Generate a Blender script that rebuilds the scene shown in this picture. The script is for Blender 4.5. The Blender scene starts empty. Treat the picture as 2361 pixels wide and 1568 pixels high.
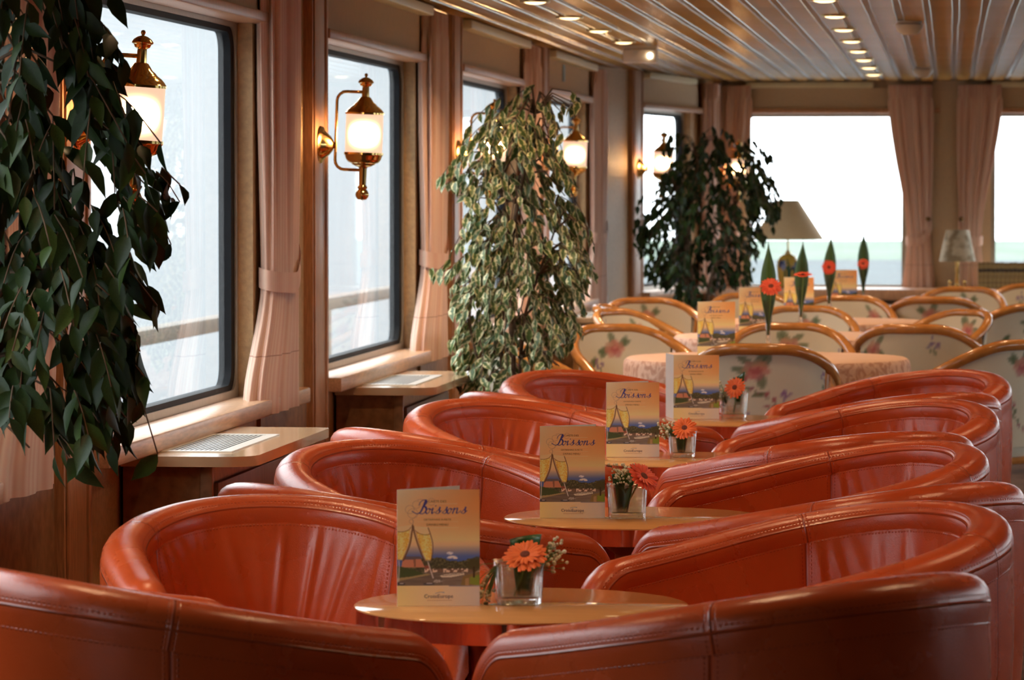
import bpy, bmesh, math, random
import numpy as np
from mathutils import Vector, Matrix

# ---------------------------------------------------------------- camera, world, exposure
SC = bpy.context.scene
COL = SC.collection
cam_d = bpy.data.cameras.new('camera'); cam = bpy.data.objects.new('camera', cam_d); COL.objects.link(cam)
cam_d.sensor_width = 36.0; cam_d.lens = 137.23; cam_d.clip_end = 500
cam.location = (0, 0, 1.40)
cam.rotation_euler = (math.radians(90 - 2.194), 0, math.radians(6.40))
cam_d.dof.use_dof = True; cam_d.dof.focus_distance = 9.3; cam_d.dof.aperture_fstop = 11.0
SC.camera = cam
world = bpy.data.worlds.new('overcast_sky'); SC.world = world; world.use_nodes = True
bg = world.node_tree.nodes['Background']
bg.inputs[0].default_value = (0.93, 0.97, 1.0, 1); bg.inputs[1].default_value = 4.4
SC.view_settings.view_transform = 'Standard'; SC.view_settings.look = 'None'
SC.view_settings.gamma = 1.0; SC.view_settings.use_curve_mapping = False
SC.view_settings.exposure = 0.28
SC.cycles.use_denoising = True
SC.cycles.use_adaptive_sampling = True; SC.cycles.adaptive_threshold = 0.12; SC.cycles.adaptive_min_samples = 16
SC.cycles.max_bounces = 8; SC.cycles.diffuse_bounces = 3; SC.cycles.glossy_bounces = 3
SC.cycles.transmission_bounces = 6; SC.cycles.transparent_max_bounces = 10
SC.cycles.caustics_reflective = False; SC.cycles.caustics_refractive = False
SC.cycles.sample_clamp_indirect = 6.0

LAMP_EMIT = 150.0      # glow of the frosted lamp glass
BULB_EMIT = 20.0
SPOT_W = 26.0        # each ceiling downlight, watt

R = math.radians
rnd = random.Random(7)

# ---------------------------------------------------------------- node / material helpers
def new_mat(name):
    m = bpy.data.materials.new(name); m.use_nodes = True
    nt = m.node_tree; b = nt.nodes['Principled BSDF']
    return m, nt, b
def nd(nt, typ, **kw):
    n = nt.nodes.new(typ)
    for k, v in kw.items():
        if k.startswith('i_'):
            key = k[2:]; key = int(key) if key.isdigit() else key.replace('_', ' ')
            s = n.inputs[key]
            if hasattr(v, 'is_linked') or isinstance(v, bpy.types.NodeSocket): nt.links.new(v, s)
            else: s.default_value = v
        else: setattr(n, k, v)
    return n
def mth(nt, op, a, b=None, c=None, clamp=False):
    n = nt.nodes.new('ShaderNodeMath'); n.operation = op; n.use_clamp = clamp
    for i, v in enumerate((a, b, c)):
        if v is None: continue
        if isinstance(v, bpy.types.NodeSocket): nt.links.new(v, n.inputs[i])
        else: n.inputs[i].default_value = v
    return n.outputs[0]
def mixc(nt, fac, a, b):
    n = nt.nodes.new('ShaderNodeMix'); n.data_type = 'RGBA'
    for s, v in ((n.inputs[0], fac), (n.inputs[6], a), (n.inputs[7], b)):
        if isinstance(v, bpy.types.NodeSocket): nt.links.new(v, s)
        else: s.default_value = v if not isinstance(v, tuple) else (v + (1,))[:4]
    return n.outputs[2]
def ramp(nt, fac, stops):
    n = nt.nodes.new('ShaderNodeValToRGB'); nt.links.new(fac, n.inputs[0])
    e = n.color_ramp.elements
    while len(e) < len(stops): e.new(0.5)
    for el, (p, c) in zip(e, stops): el.position = p; el.color = (c + (1,))[:4]
    return n.outputs[0]
def bump(nt, b, height, strength=0.3, dist=0.002):
    n = nd(nt, 'ShaderNodeBump'); n.inputs['Strength'].default_value = strength; n.inputs['Distance'].default_value = dist
    nt.links.new(height, n.inputs['Height']); nt.links.new(n.outputs[0], b.inputs['Normal']); return n
def plain(name, col, rough=0.5, metal=0.0, spec=0.5, noise=0.0, nscale=30.0, bmp=0.0, bscale=200.0, coord='Object', stretch=None, coat=0.0):
    m, nt, b = new_mat(name)
    b.inputs['Base Color'].default_value = col + (1,); b.inputs['Roughness'].default_value = rough
    b.inputs['Metallic'].default_value = metal; b.inputs['Specular IOR Level'].default_value = spec
    b.inputs['Coat Weight'].default_value = coat; b.inputs['Coat Roughness'].default_value = 0.12
    tc = nd(nt, 'ShaderNodeTexCoord'); vec = tc.outputs[coord]
    if stretch:
        mp = nd(nt, 'ShaderNodeMapping'); mp.inputs['Scale'].default_value = stretch; nt.links.new(vec, mp.inputs[0]); vec = mp.outputs[0]
    if noise:
        t = nd(nt, 'ShaderNodeTexNoise'); nt.links.new(vec, t.inputs[0]); t.inputs['Scale'].default_value = nscale; t.inputs['Detail'].default_value = 4
        d = tuple(max(0, c * (1 - noise)) for c in col); l = tuple(min(1, c * (1 + noise)) for c in col)
        nt.links.new(ramp(nt, t.outputs[0], [(0.3, d), (0.7, l)]), b.inputs['Base Color'])
    if bmp:
        t2 = nd(nt, 'ShaderNodeTexNoise'); nt.links.new(vec, t2.inputs[0]); t2.inputs['Scale'].default_value = bscale; t2.inputs['Detail'].default_value = 3
        bump(nt, b, t2.outputs[0], bmp, 0.002)
    return m

M = {}
def leather(name, mode):
    """mode 'rim': v across the roll in metres; mode 'panel': u along the path, v height in metres"""
    m, nt, b = new_mat(name)
    uv = nd(nt, 'ShaderNodeUVMap'); sp = nd(nt, 'ShaderNodeSeparateXYZ'); nt.links.new(uv.outputs[0], sp.inputs[0])
    u, v = sp.outputs[0], sp.outputs[1]
    au = mth(nt, 'ABSOLUTE', u); av = mth(nt, 'ABSOLUTE', v)
    def near(x, c, w):     # 1 at x==c falling to 0 at distance w
        return mth(nt, 'SUBTRACT', 1.0, mth(nt, 'DIVIDE', mth(nt, 'ABSOLUTE', mth(nt, 'SUBTRACT', x, c)), w), clamp=True)
    dash_u = mth(nt, 'GREATER_THAN', mth(nt, 'SINE', mth(nt, 'MULTIPLY', u, 2 * math.pi / 0.0085)), -0.2)
    dash_v = mth(nt, 'GREATER_THAN', mth(nt, 'SINE', mth(nt, 'MULTIPLY', v, 2 * math.pi / 0.0085)), -0.2)
    if mode == 'rim':
        st = mth(nt, 'MULTIPLY', near(av, 0.052, 0.0022), dash_u)
        d = mth(nt, 'ABSOLUTE', mth(nt, 'SUBTRACT', au, 0.35))
        groove = mth(nt, 'MAXIMUM', near(d, 0.0, 0.003), near(av, 0.0625, 0.003))
        st2 = mth(nt, 'MULTIPLY', near(d, 0.008, 0.002), dash_v)
    else:
        top = mth(nt, 'MULTIPLY', near(v, 0.009, 0.0022), dash_u)
        d = mth(nt, 'ABSOLUTE', mth(nt, 'SUBTRACT', au, 0.34))
        groove = near(d, 0.0, 0.004)
        st = top
        st2 = mth(nt, 'MULTIPLY', near(d, 0.010, 0.0022), dash_v)
    stitch = mth(nt, 'MAXIMUM', st, st2)
    tc = nd(nt, 'ShaderNodeTexCoord')
    n1 = nd(nt, 'ShaderNodeTexNoise'); nt.links.new(tc.outputs['Object'], n1.inputs[0]); n1.inputs['Scale'].default_value = 7; n1.inputs['Detail'].default_value = 5
    n2 = nd(nt, 'ShaderNodeTexVoronoi'); nt.links.new(tc.outputs['Object'], n2.inputs[0]); n2.inputs['Scale'].default_value = 420
    base = ramp(nt, n1.outputs[0], [(0.3, (0.49, 0.064, 0.012)), (0.7, (0.56, 0.082, 0.017))])
    dark = mth(nt, 'MULTIPLY', mth(nt, 'MAXIMUM', groove, mth(nt, 'MULTIPLY', stitch, 0.55)), 0.6)
    nt.links.new(mixc(nt, dark, base, (0.16, 0.016, 0.008)), b.inputs['Base Color'])
    nt.links.new(ramp(nt, n1.outputs[0], [(0.25, (0.23,) * 3), (0.75, (0.32,) * 3)]), b.inputs['Roughness'])
    b.inputs['Specular IOR Level'].default_value = 0.5
    n3 = nd(nt, 'ShaderNodeTexNoise'); nt.links.new(tc.outputs['Object'], n3.inputs[0]); n3.inputs['Scale'].default_value = 26; n3.inputs['Detail'].default_value = 3
    h = mth(nt, 'ADD', mth(nt, 'MULTIPLY', n2.outputs[0], 0.12), mth(nt, 'MULTIPLY', n3.outputs[0], 0.35))
    h = mth(nt, 'SUBTRACT', mth(nt, 'ADD', h, mth(nt, 'MULTIPLY', stitch, 0.5)), mth(nt, 'MULTIPLY', groove, 1.1))
    bump(nt, b, h, 0.55, 0.003)
    return m
M['leather_rim'] = leather('red_leather_roll', 'rim')
M['leather'] = leather('red_leather_panel', 'panel')
M['brass'] = plain('polished_brass', (0.83, 0.56, 0.20), 0.13, 1.0, noise=0.06, nscale=9)
M['brass_dull'] = plain('aged_brass', (0.60, 0.45, 0.20), 0.3, 1.0, noise=0.1, nscale=30)
M['wood_trim'] = plain('stained_beech_trim', (0.52, 0.27, 0.14), 0.38, noise=0.22, nscale=14, stretch=(14, 14, 1.2), bmp=0.05, bscale=60)
M['wood_pale'] = plain('pale_beech_sill', (0.62, 0.38, 0.23), 0.34, noise=0.16, nscale=14, stretch=(10, 1, 10))
M['wood_dark'] = plain('dark_walnut_panel', (0.17, 0.085, 0.045), 0.42, noise=0.28, nscale=9, stretch=(9, 9, 1))
M['burl'] = plain('burl_veneer_panel', (0.27, 0.145, 0.07), 0.36, noise=0.32, nscale=30)
M['wall_paper'] = plain('ochre_textured_wallpaper', (0.55, 0.34, 0.16), 0.55, noise=0.12, nscale=60, bmp=0.9, bscale=130)
M['linen'] = plain('beige_linen_panel', (0.62, 0.45, 0.28), 0.8, noise=0.10, nscale=120, stretch=(3, 3, 0.4), bmp=0.2, bscale=500)
M['cream_strip'] = plain('cream_track_paint', (0.82, 0.74, 0.48), 0.4, noise=0.03)
M['gasket'] = plain('black_rubber_gasket', (0.008, 0.009, 0.011), 0.6, spec=0.15, noise=0.1)
M['alu'] = plain('grey_window_frame', (0.40, 0.36, 0.30), 0.35, 0.5, noise=0.06)
M['laminate'] = plain('cream_marbled_worktop', (0.62, 0.42, 0.24), 0.16, noise=0.10, nscale=7, coat=0.3)
M['white_metal'] = plain('white_enamel_grille', (0.72, 0.70, 0.64), 0.35, noise=0.03)
M['duct_shade'] = plain('duct_shade_black', (0.02, 0.02, 0.02), 0.8, noise=0.1)
M['table_top'] = plain('pale_pear_wood_tabletop', (0.66, 0.31, 0.11), 0.09, spec=0.5, noise=0.07, nscale=10, stretch=(1.5, 12, 12))
M['table_edge'] = plain('polished_copper_edge', (0.72, 0.40, 0.26), 0.07, 0.95, noise=0.06, nscale=8)
M['table_foot'] = plain('brown_lacquer_pedestal', (0.30, 0.14, 0.06), 0.3, noise=0.12, nscale=12)
M['carpet'] = plain('dark_patterned_carpet', (0.10, 0.06, 0.05), 0.95, noise=0.45, nscale=9, bmp=0.4, bscale=400)
M['bentwood'] = plain('honey_bentwood', (0.50, 0.20, 0.045), 0.22, noise=0.16, nscale=8, stretch=(3, 3, 3), coat=0.5)
M['bark'] = plain('brown_bark', (0.16, 0.10, 0.06), 0.8, noise=0.3, nscale=40, bmp=0.5, bscale=90)
M['planter'] = plain('brown_planter', (0.20, 0.11, 0.07), 0.5, noise=0.1)
M['soil'] = plain('dark_soil', (0.05, 0.035, 0.025), 0.95, noise=0.4, nscale=60)
M['ext_backdrop'] = plain('pale_backdrop_tone', (0.325, 0.34, 0.35), 0.9, noise=0.05, nscale=0.4)
M['ext_water'] = plain('grey_river', (0.12, 0.132, 0.135), 0.9, spec=0.0, noise=0.05, nscale=0.3)
M['ext_bank'] = plain('grassy_bank', (0.155, 0.19, 0.153), 0.9, spec=0.0, noise=0.12, nscale=0.4)
M['ext_deck'] = plain('grey_deck_paint', (0.50, 0.53, 0.55), 0.7, noise=0.05)
M['rail_wood'] = plain('weathered_handrail', (0.16, 0.13, 0.10), 0.6, noise=0.15)
M['rail_post'] = plain('painted_rail_post', (0.35, 0.37, 0.38), 0.5, noise=0.05)
M['card_white'] = plain('white_card_stock', (0.72, 0.69, 0.63), 0.5, noise=0.02)
M['ink_blue'] = plain('navy_print_ink', (0.035, 0.04, 0.12), 0.4, noise=0.05)
M['ink_brown'] = plain('brown_print_ink', (0.15, 0.07, 0.03), 0.4, noise=0.05)
M['petal'] = plain('orange_petal', (0.86, 0.15, 0.025), 0.5, noise=0.18, nscale=60)
M['petal_red'] = plain('coral_petal', (0.80, 0.09, 0.035), 0.5, noise=0.18, nscale=60)
M['disc'] = plain('maroon_flower_disc', (0.16, 0.03, 0.012), 0.8, noise=0.35, nscale=300, bmp=0.5, bscale=900)
M['stem'] = plain('green_stem', (0.14, 0.24, 0.05), 0.5, noise=0.1)
M['wrap_leaf'] = plain('dark_glossy_leaf', (0.025, 0.085, 0.018), 0.35, noise=0.25, nscale=10, stretch=(30, 2, 2))
M['tall_leaf'] = plain('upright_leaf_green', (0.05, 0.12, 0.025), 0.4, noise=0.25, nscale=10, stretch=(40, 40, 1))
M['gyp'] = plain('cream_blossom', (0.75, 0.70, 0.50), 0.7, noise=0.06, nscale=200)
M['leaf_dark'] = plain('ficus_leaf_dark', (0.016, 0.036, 0.008), 0.45, spec=0.3, noise=0.35, nscale=25, coord='Generated')
M['leaf_mid'] = plain('ficus_leaf_mid', (0.034, 0.066, 0.012), 0.45, spec=0.3, noise=0.3, nscale=25, coord='Generated')
M['leaf_yellow'] = plain('yellowed_leaf', (0.55, 0.30, 0.03), 0.45, noise=0.2, nscale=12)
M['shade_beige'] = plain('beige_lampshade', (0.50, 0.38, 0.22), 0.8, noise=0.05, nscale=80)
M['book'] = plain('olive_brown_binding', (0.30, 0.22, 0.09), 0.5, noise=0.25, nscale=40)
M['book_band'] = plain('black_title_band', (0.03, 0.025, 0.02), 0.5, noise=0.2)
M['book_gold'] = plain('gilt_rib', (0.55, 0.42, 0.16), 0.4, 0.5, noise=0.15)
M['book_page'] = plain('book_pages', (0.60, 0.52, 0.36), 0.9, noise=0.08, nscale=200)
M['white_plastic'] = plain('white_plastic', (0.70, 0.62, 0.50), 0.4, noise=0.03)
M['plaque'] = plain('grey_plaque', (0.18, 0.24, 0.24), 0.4, noise=0.1)
M['cloth_rail'] = plain('pewter_hook', (0.20, 0.13, 0.06), 0.3, 0.9, noise=0.1)

def ceiling_mat():
    m, nt, b = new_mat('bronze_ceiling_strip')
    tc = nd(nt, 'ShaderNodeTexCoord'); sp = nd(nt, 'ShaderNodeSeparateXYZ'); nt.links.new(tc.outputs['Object'], sp.inputs[0])
    w = mth(nt, 'SINE', mth(nt, 'MULTIPLY', sp.outputs[1], 2 * math.pi / 0.012))
    n1 = nd(nt, 'ShaderNodeTexNoise'); nt.links.new(tc.outputs['Object'], n1.inputs[0]); n1.inputs['Scale'].default_value = 1.6; n1.inputs['Detail'].default_value = 3
    nt.links.new(ramp(nt, n1.outputs[0], [(0.3, (0.40, 0.225, 0.065)), (0.7, (0.47, 0.275, 0.09))]), b.inputs['Base Color'])
    b.inputs['Metallic'].default_value = 0.0; b.inputs['Roughness'].default_value = 0.25; b.inputs['Specular IOR Level'].default_value = 0.012
    h = mth(nt, 'ADD', w, mth(nt, 'MULTIPLY', n1.outputs[0], 2.0))
    bump(nt, b, h, 1.0, 0.0007)
    return m
M['ceil'] = ceiling_mat()
M['ceil_lip'] = plain('rolled_lip_glint', (0.85, 0.80, 0.72), 0.12, 1.0, noise=0.2, nscale=3, bmp=0.25, bscale=18)  # window streaks along the lips, put into a paler metal than the strips
M['ceil_gap'] = plain('dark_bronze_gap', (0.24, 0.15, 0.065), 0.5, 0.0, noise=0.1)

def curtain_mat():
    m, nt, b = new_mat('pink_striped_curtain')
    uv = nd(nt, 'ShaderNodeUVMap'); sp = nd(nt, 'ShaderNodeSeparateXYZ'); nt.links.new(uv.outputs[0], sp.inputs[0])
    s1 = mth(nt, 'SINE', mth(nt, 'MULTIPLY', sp.outputs[0], 2 * math.pi / 0.0125))
    s2 = mth(nt, 'SINE', mth(nt, 'MULTIPLY', sp.outputs[0], 2 * math.pi / 0.075))
    s = mth(nt, 'ADD', mth(nt, 'MULTIPLY', s1, 0.30), mth(nt, 'MULTIPLY', s2, 0.18)); s = mth(nt, 'ADD', s, 0.5, clamp=True)
    hem = mth(nt, 'LESS_THAN', mth(nt, 'ABSOLUTE', mth(nt, 'SUBTRACT', sp.outputs[1], 0.17)), 0.0018)
    c = mixc(nt, s, (0.74, 0.40, 0.29), (0.86, 0.64, 0.50))
    nt.links.new(mixc(nt, hem, c, (0.50, 0.26, 0.18)), b.inputs['Base Color'])
    b.inputs['Roughness'].default_value = 0.75; b.inputs['Sheen Weight'].default_value = 0.15
    tc = nd(nt, 'ShaderNodeTexCoord'); n = nd(nt, 'ShaderNodeTexNoise'); nt.links.new(tc.outputs['Object'], n.inputs[0]); n.inputs['Scale'].default_value = 350
    bump(nt, b, n.outputs[0], 0.15, 0.001)
    tr = nd(nt, 'ShaderNodeBsdfTranslucent'); tr.inputs[0].default_value = (0.55, 0.28, 0.18, 1)
    mx = nd(nt, 'ShaderNodeMixShader'); mx.inputs[0].default_value = 0.12
    nt.links.new(b.outputs[0], mx.inputs[1]); nt.links.new(tr.outputs[0], mx.inputs[2])
    nt.links.new(mx.outputs[0], nt.nodes['Material Output'].inputs[0])
    return m
M['curtain'] = curtain_mat()

def pane_mat(name, tint, haze):
    """thin pane: clear with a mirror sheen growing at grazing angles, and a slight film of dust"""
    m, nt, b = new_mat(name); nt.nodes.remove(b)
    t = nd(nt, 'ShaderNodeBsdfTransparent'); t.inputs[0].default_value = tint + (1,)
    g = nd(nt, 'ShaderNodeBsdfGlossy'); g.inputs['Roughness'].default_value = 0.02; g.inputs[0].default_value = (1, 1, 1, 1)
    ge = nd(nt, 'ShaderNodeNewGeometry'); dt = nd(nt, 'ShaderNodeVectorMath', operation='DOT_PRODUCT')
    nt.links.new(ge.outputs['Normal'], dt.inputs[0]); nt.links.new(ge.outputs['Incoming'], dt.inputs[1])
    c = mth(nt, 'ABSOLUTE', dt.outputs['Value']); f = mth(nt, 'ADD', 0.035, mth(nt, 'MULTIPLY', 0.6, mth(nt, 'POWER', mth(nt, 'SUBTRACT', 1.0, c), 5.0)))
    mx = nd(nt, 'ShaderNodeMixShader'); nt.links.new(f, mx.inputs[0]); nt.links.new(t.outputs[0], mx.inputs[1]); nt.links.new(g.outputs[0], mx.inputs[2])
    d = nd(nt, 'ShaderNodeBsdfTranslucent'); d.inputs[0].default_value = (0.9, 0.93, 0.95, 1)
    m2 = nd(nt, 'ShaderNodeMixShader'); m2.inputs[0].default_value = haze
    nt.links.new(mx.outputs[0], m2.inputs[1]); nt.links.new(d.outputs[0], m2.inputs[2])
    nt.links.new(m2.outputs[0], nt.nodes['Material Output'].inputs[0]); return m
M['pane'] = pane_mat('window_pane', (0.93, 0.97, 0.98), 0.05)

def glass_mat(name, col=(1, 1, 1), ior=1.45, rough=0.0):
    m, nt, b = new_mat(name)
    b.inputs['Base Color'].default_value = col + (1,); b.inputs['Roughness'].default_value = rough
    b.inputs['IOR'].default_value = ior; b.inputs['Transmission Weight'].default_value = 1.0
    n = nd(nt, 'ShaderNodeTexNoise'); n.inputs['Scale'].default_value = 20
    bump(nt, b, n.outputs[0], 0.03, 0.001); return m
def clear_glass(name, ior, k):
    m = glass_mat(name, (0.98, 1.0, 0.99), ior); nt = m.node_tree; t = nd(nt, 'ShaderNodeBsdfTransparent'); t.inputs[0].default_value = (0.97, 0.985, 0.98, 1)
    mx = nd(nt, 'ShaderNodeMixShader'); mx.inputs[0].default_value = k
    nt.links.new(nt.nodes['Principled BSDF'].outputs[0], mx.inputs[1]); nt.links.new(t.outputs[0], mx.inputs[2]); nt.links.new(mx.outputs[0], nt.nodes['Material Output'].inputs[0]); return m
M['glass'] = clear_glass('clear_glass', 1.45, 0.42)
M['water'] = clear_glass('vase_water', 1.33, 0.75)

def emit_mat(name, col, s):
    m, nt, b = new_mat(name); nt.nodes.remove(b)
    e = nd(nt, 'ShaderNodeEmission'); e.inputs[0].default_value = col + (1,); e.inputs[1].default_value = s
    nt.links.new(e.outputs[0], nt.nodes['Material Output'].inputs[0]); return m
M['bulb'] = emit_mat('glowing_bulb', (1.0, 0.72, 0.40), BULB_EMIT)
M['downlight'] = emit_mat('downlight_lens', (1.0, 0.72, 0.36), 3.2)
M['em_bulb'] = emit_mat('small_bulb', (1.0, 0.78, 0.5), 14.0)
def frost_mat():
    """frosted glass lit from inside: hot opposite the bulb, where the glass scatters light forward, peach elsewhere"""
    m, nt, b = new_mat('frosted_lamp_glass')
    tc = nd(nt, 'ShaderNodeTexCoord'); sp = nd(nt, 'ShaderNodeSeparateXYZ'); nt.links.new(tc.outputs['Object'], sp.inputs[0])
    z = mth(nt, 'DIVIDE', mth(nt, 'ADD', sp.outputs[2], 0.004), 0.021); hot = mth(nt, 'EXPONENT', mth(nt, 'MULTIPLY', mth(nt, 'MULTIPLY', z, z), -1.0))
    lw = nd(nt, 'ShaderNodeLayerWeight'); lw.inputs[0].default_value = 0.5
    fc = mth(nt, 'POWER', mth(nt, 'SUBTRACT', 1.0, lw.outputs['Facing'], clamp=True), 7.0)
    st = mth(nt, 'MULTIPLY', hot, fc)
    e1 = nd(nt, 'ShaderNodeEmission'); e1.inputs[0].default_value = (1.0, 0.60, 0.40, 1); e1.inputs[1].default_value = 0.85
    e2 = nd(nt, 'ShaderNodeEmission'); e2.inputs[0].default_value = (1.0, 0.56, 0.23, 1); nt.links.new(mth(nt, 'MULTIPLY', st, LAMP_EMIT), e2.inputs[1])
    ad = nd(nt, 'ShaderNodeAddShader'); nt.links.new(e1.outputs[0], ad.inputs[0]); nt.links.new(e2.outputs[0], ad.inputs[1])
    b.inputs['Base Color'].default_value = (0.25, 0.22, 0.2, 1); b.inputs['Roughness'].default_value = 0.5
    a2 = nd(nt, 'ShaderNodeAddShader'); nt.links.new(ad.outputs[0], a2.inputs[0]); nt.links.new(b.outputs[0], a2.inputs[1])
    nt.links.new(a2.outputs[0], nt.nodes['Material Output'].inputs[0]); return m
M['frost'] = frost_mat()

def attr_mat(name, rough=0.5, bmp=0.0, bscale=300, spec=0.4):
    m, nt, b = new_mat(name)
    a = nd(nt, 'ShaderNodeVertexColor', layer_name='print'); nt.links.new(a.outputs[0], b.inputs['Base Color'])
    b.inputs['Roughness'].default_value = rough; b.inputs['Specular IOR Level'].default_value = spec
    if bmp:
        tc = nd(nt, 'ShaderNodeTexCoord'); n = nd(nt, 'ShaderNodeTexNoise'); nt.links.new(tc.outputs['Object'], n.inputs[0]); n.inputs['Scale'].default_value = bscale
        bump(nt, b, n.outputs[0], bmp, 0.001)
    return m
M['menu_print'] = attr_mat('menu_cover_print', 0.38)
M['floral'] = attr_mat('floral_upholstery', 0.8, 0.3, 500)
M['painted_jar'] = attr_mat('painted_ceramic', 0.2)

def lace_mat():
    m, nt, b = new_mat('pink_damask_cloth')
    tc = nd(nt, 'ShaderNodeTexCoord')
    n = nd(nt, 'ShaderNodeTexNoise'); nt.links.new(tc.outputs['Object'], n.inputs[0]); n.inputs['Scale'].default_value = 22; n.inputs['Detail'].default_value = 5; n.inputs['Distortion'].default_value = 1.5
    nt.links.new(ramp(nt, n.outputs[0], [(0.42, (0.50, 0.26, 0.175)), (0.56, (0.70, 0.46, 0.35))]), b.inputs['Base Color'])
    b.inputs['Roughness'].default_value = 0.7
    n2 = nd(nt, 'ShaderNodeTexNoise'); nt.links.new(tc.outputs['Object'], n2.inputs[0]); n2.inputs['Scale'].default_value = 500
    bump(nt, b, n2.outputs[0], 0.2, 0.001); return m
M['damask'] = lace_mat()
def cloth_top():
    m = plain('pale_pink_cloth', (0.72, 0.47, 0.34), 0.6, noise=0.06, nscale=30, bmp=0.1, bscale=500); return m
M['cloth_top'] = cloth_top()

def variegated():
    m, nt, b = new_mat('variegated_leaf')
    uv = nd(nt, 'ShaderNodeUVMap'); sp = nd(nt, 'ShaderNodeSeparateXYZ'); nt.links.new(uv.outputs[0], sp.inputs[0])
    tc = nd(nt, 'ShaderNodeTexCoord'); n = nd(nt, 'ShaderNodeTexNoise'); nt.links.new(tc.outputs['Object'], n.inputs[0]); n.inputs['Scale'].default_value = 55
    e = mth(nt, 'ADD', mth(nt, 'ABSOLUTE', sp.outputs[0]), mth(nt, 'MULTIPLY', mth(nt, 'SUBTRACT', n.outputs[0], 0.5), 1.1))
    nt.links.new(ramp(nt, e, [(0.20, (0.07, 0.13, 0.035)), (0.30, (0.24, 0.29, 0.10)), (0.42, (0.70, 0.66, 0.38))]), b.inputs['Base Color'])
    b.inputs['Roughness'].default_value = 0.4; return m
M['leaf_var'] = variegated()
def shade_floral():
    m, nt, b = new_mat('floral_lampshade')
    tc = nd(nt, 'ShaderNodeTexCoord'); n = nd(nt, 'ShaderNodeTexNoise'); nt.links.new(tc.outputs['Object'], n.inputs[0]); n.inputs['Scale'].default_value = 14; n.inputs['Detail'].default_value = 3
    nt.links.new(ramp(nt, n.outputs[0], [(0.42, (0.28, 0.23, 0.15)), (0.55, (0.55, 0.50, 0.38))]), b.inputs['Base Color']); b.inputs['Roughness'].default_value = 0.8; return m
M['shade_floral'] = shade_floral()
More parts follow.
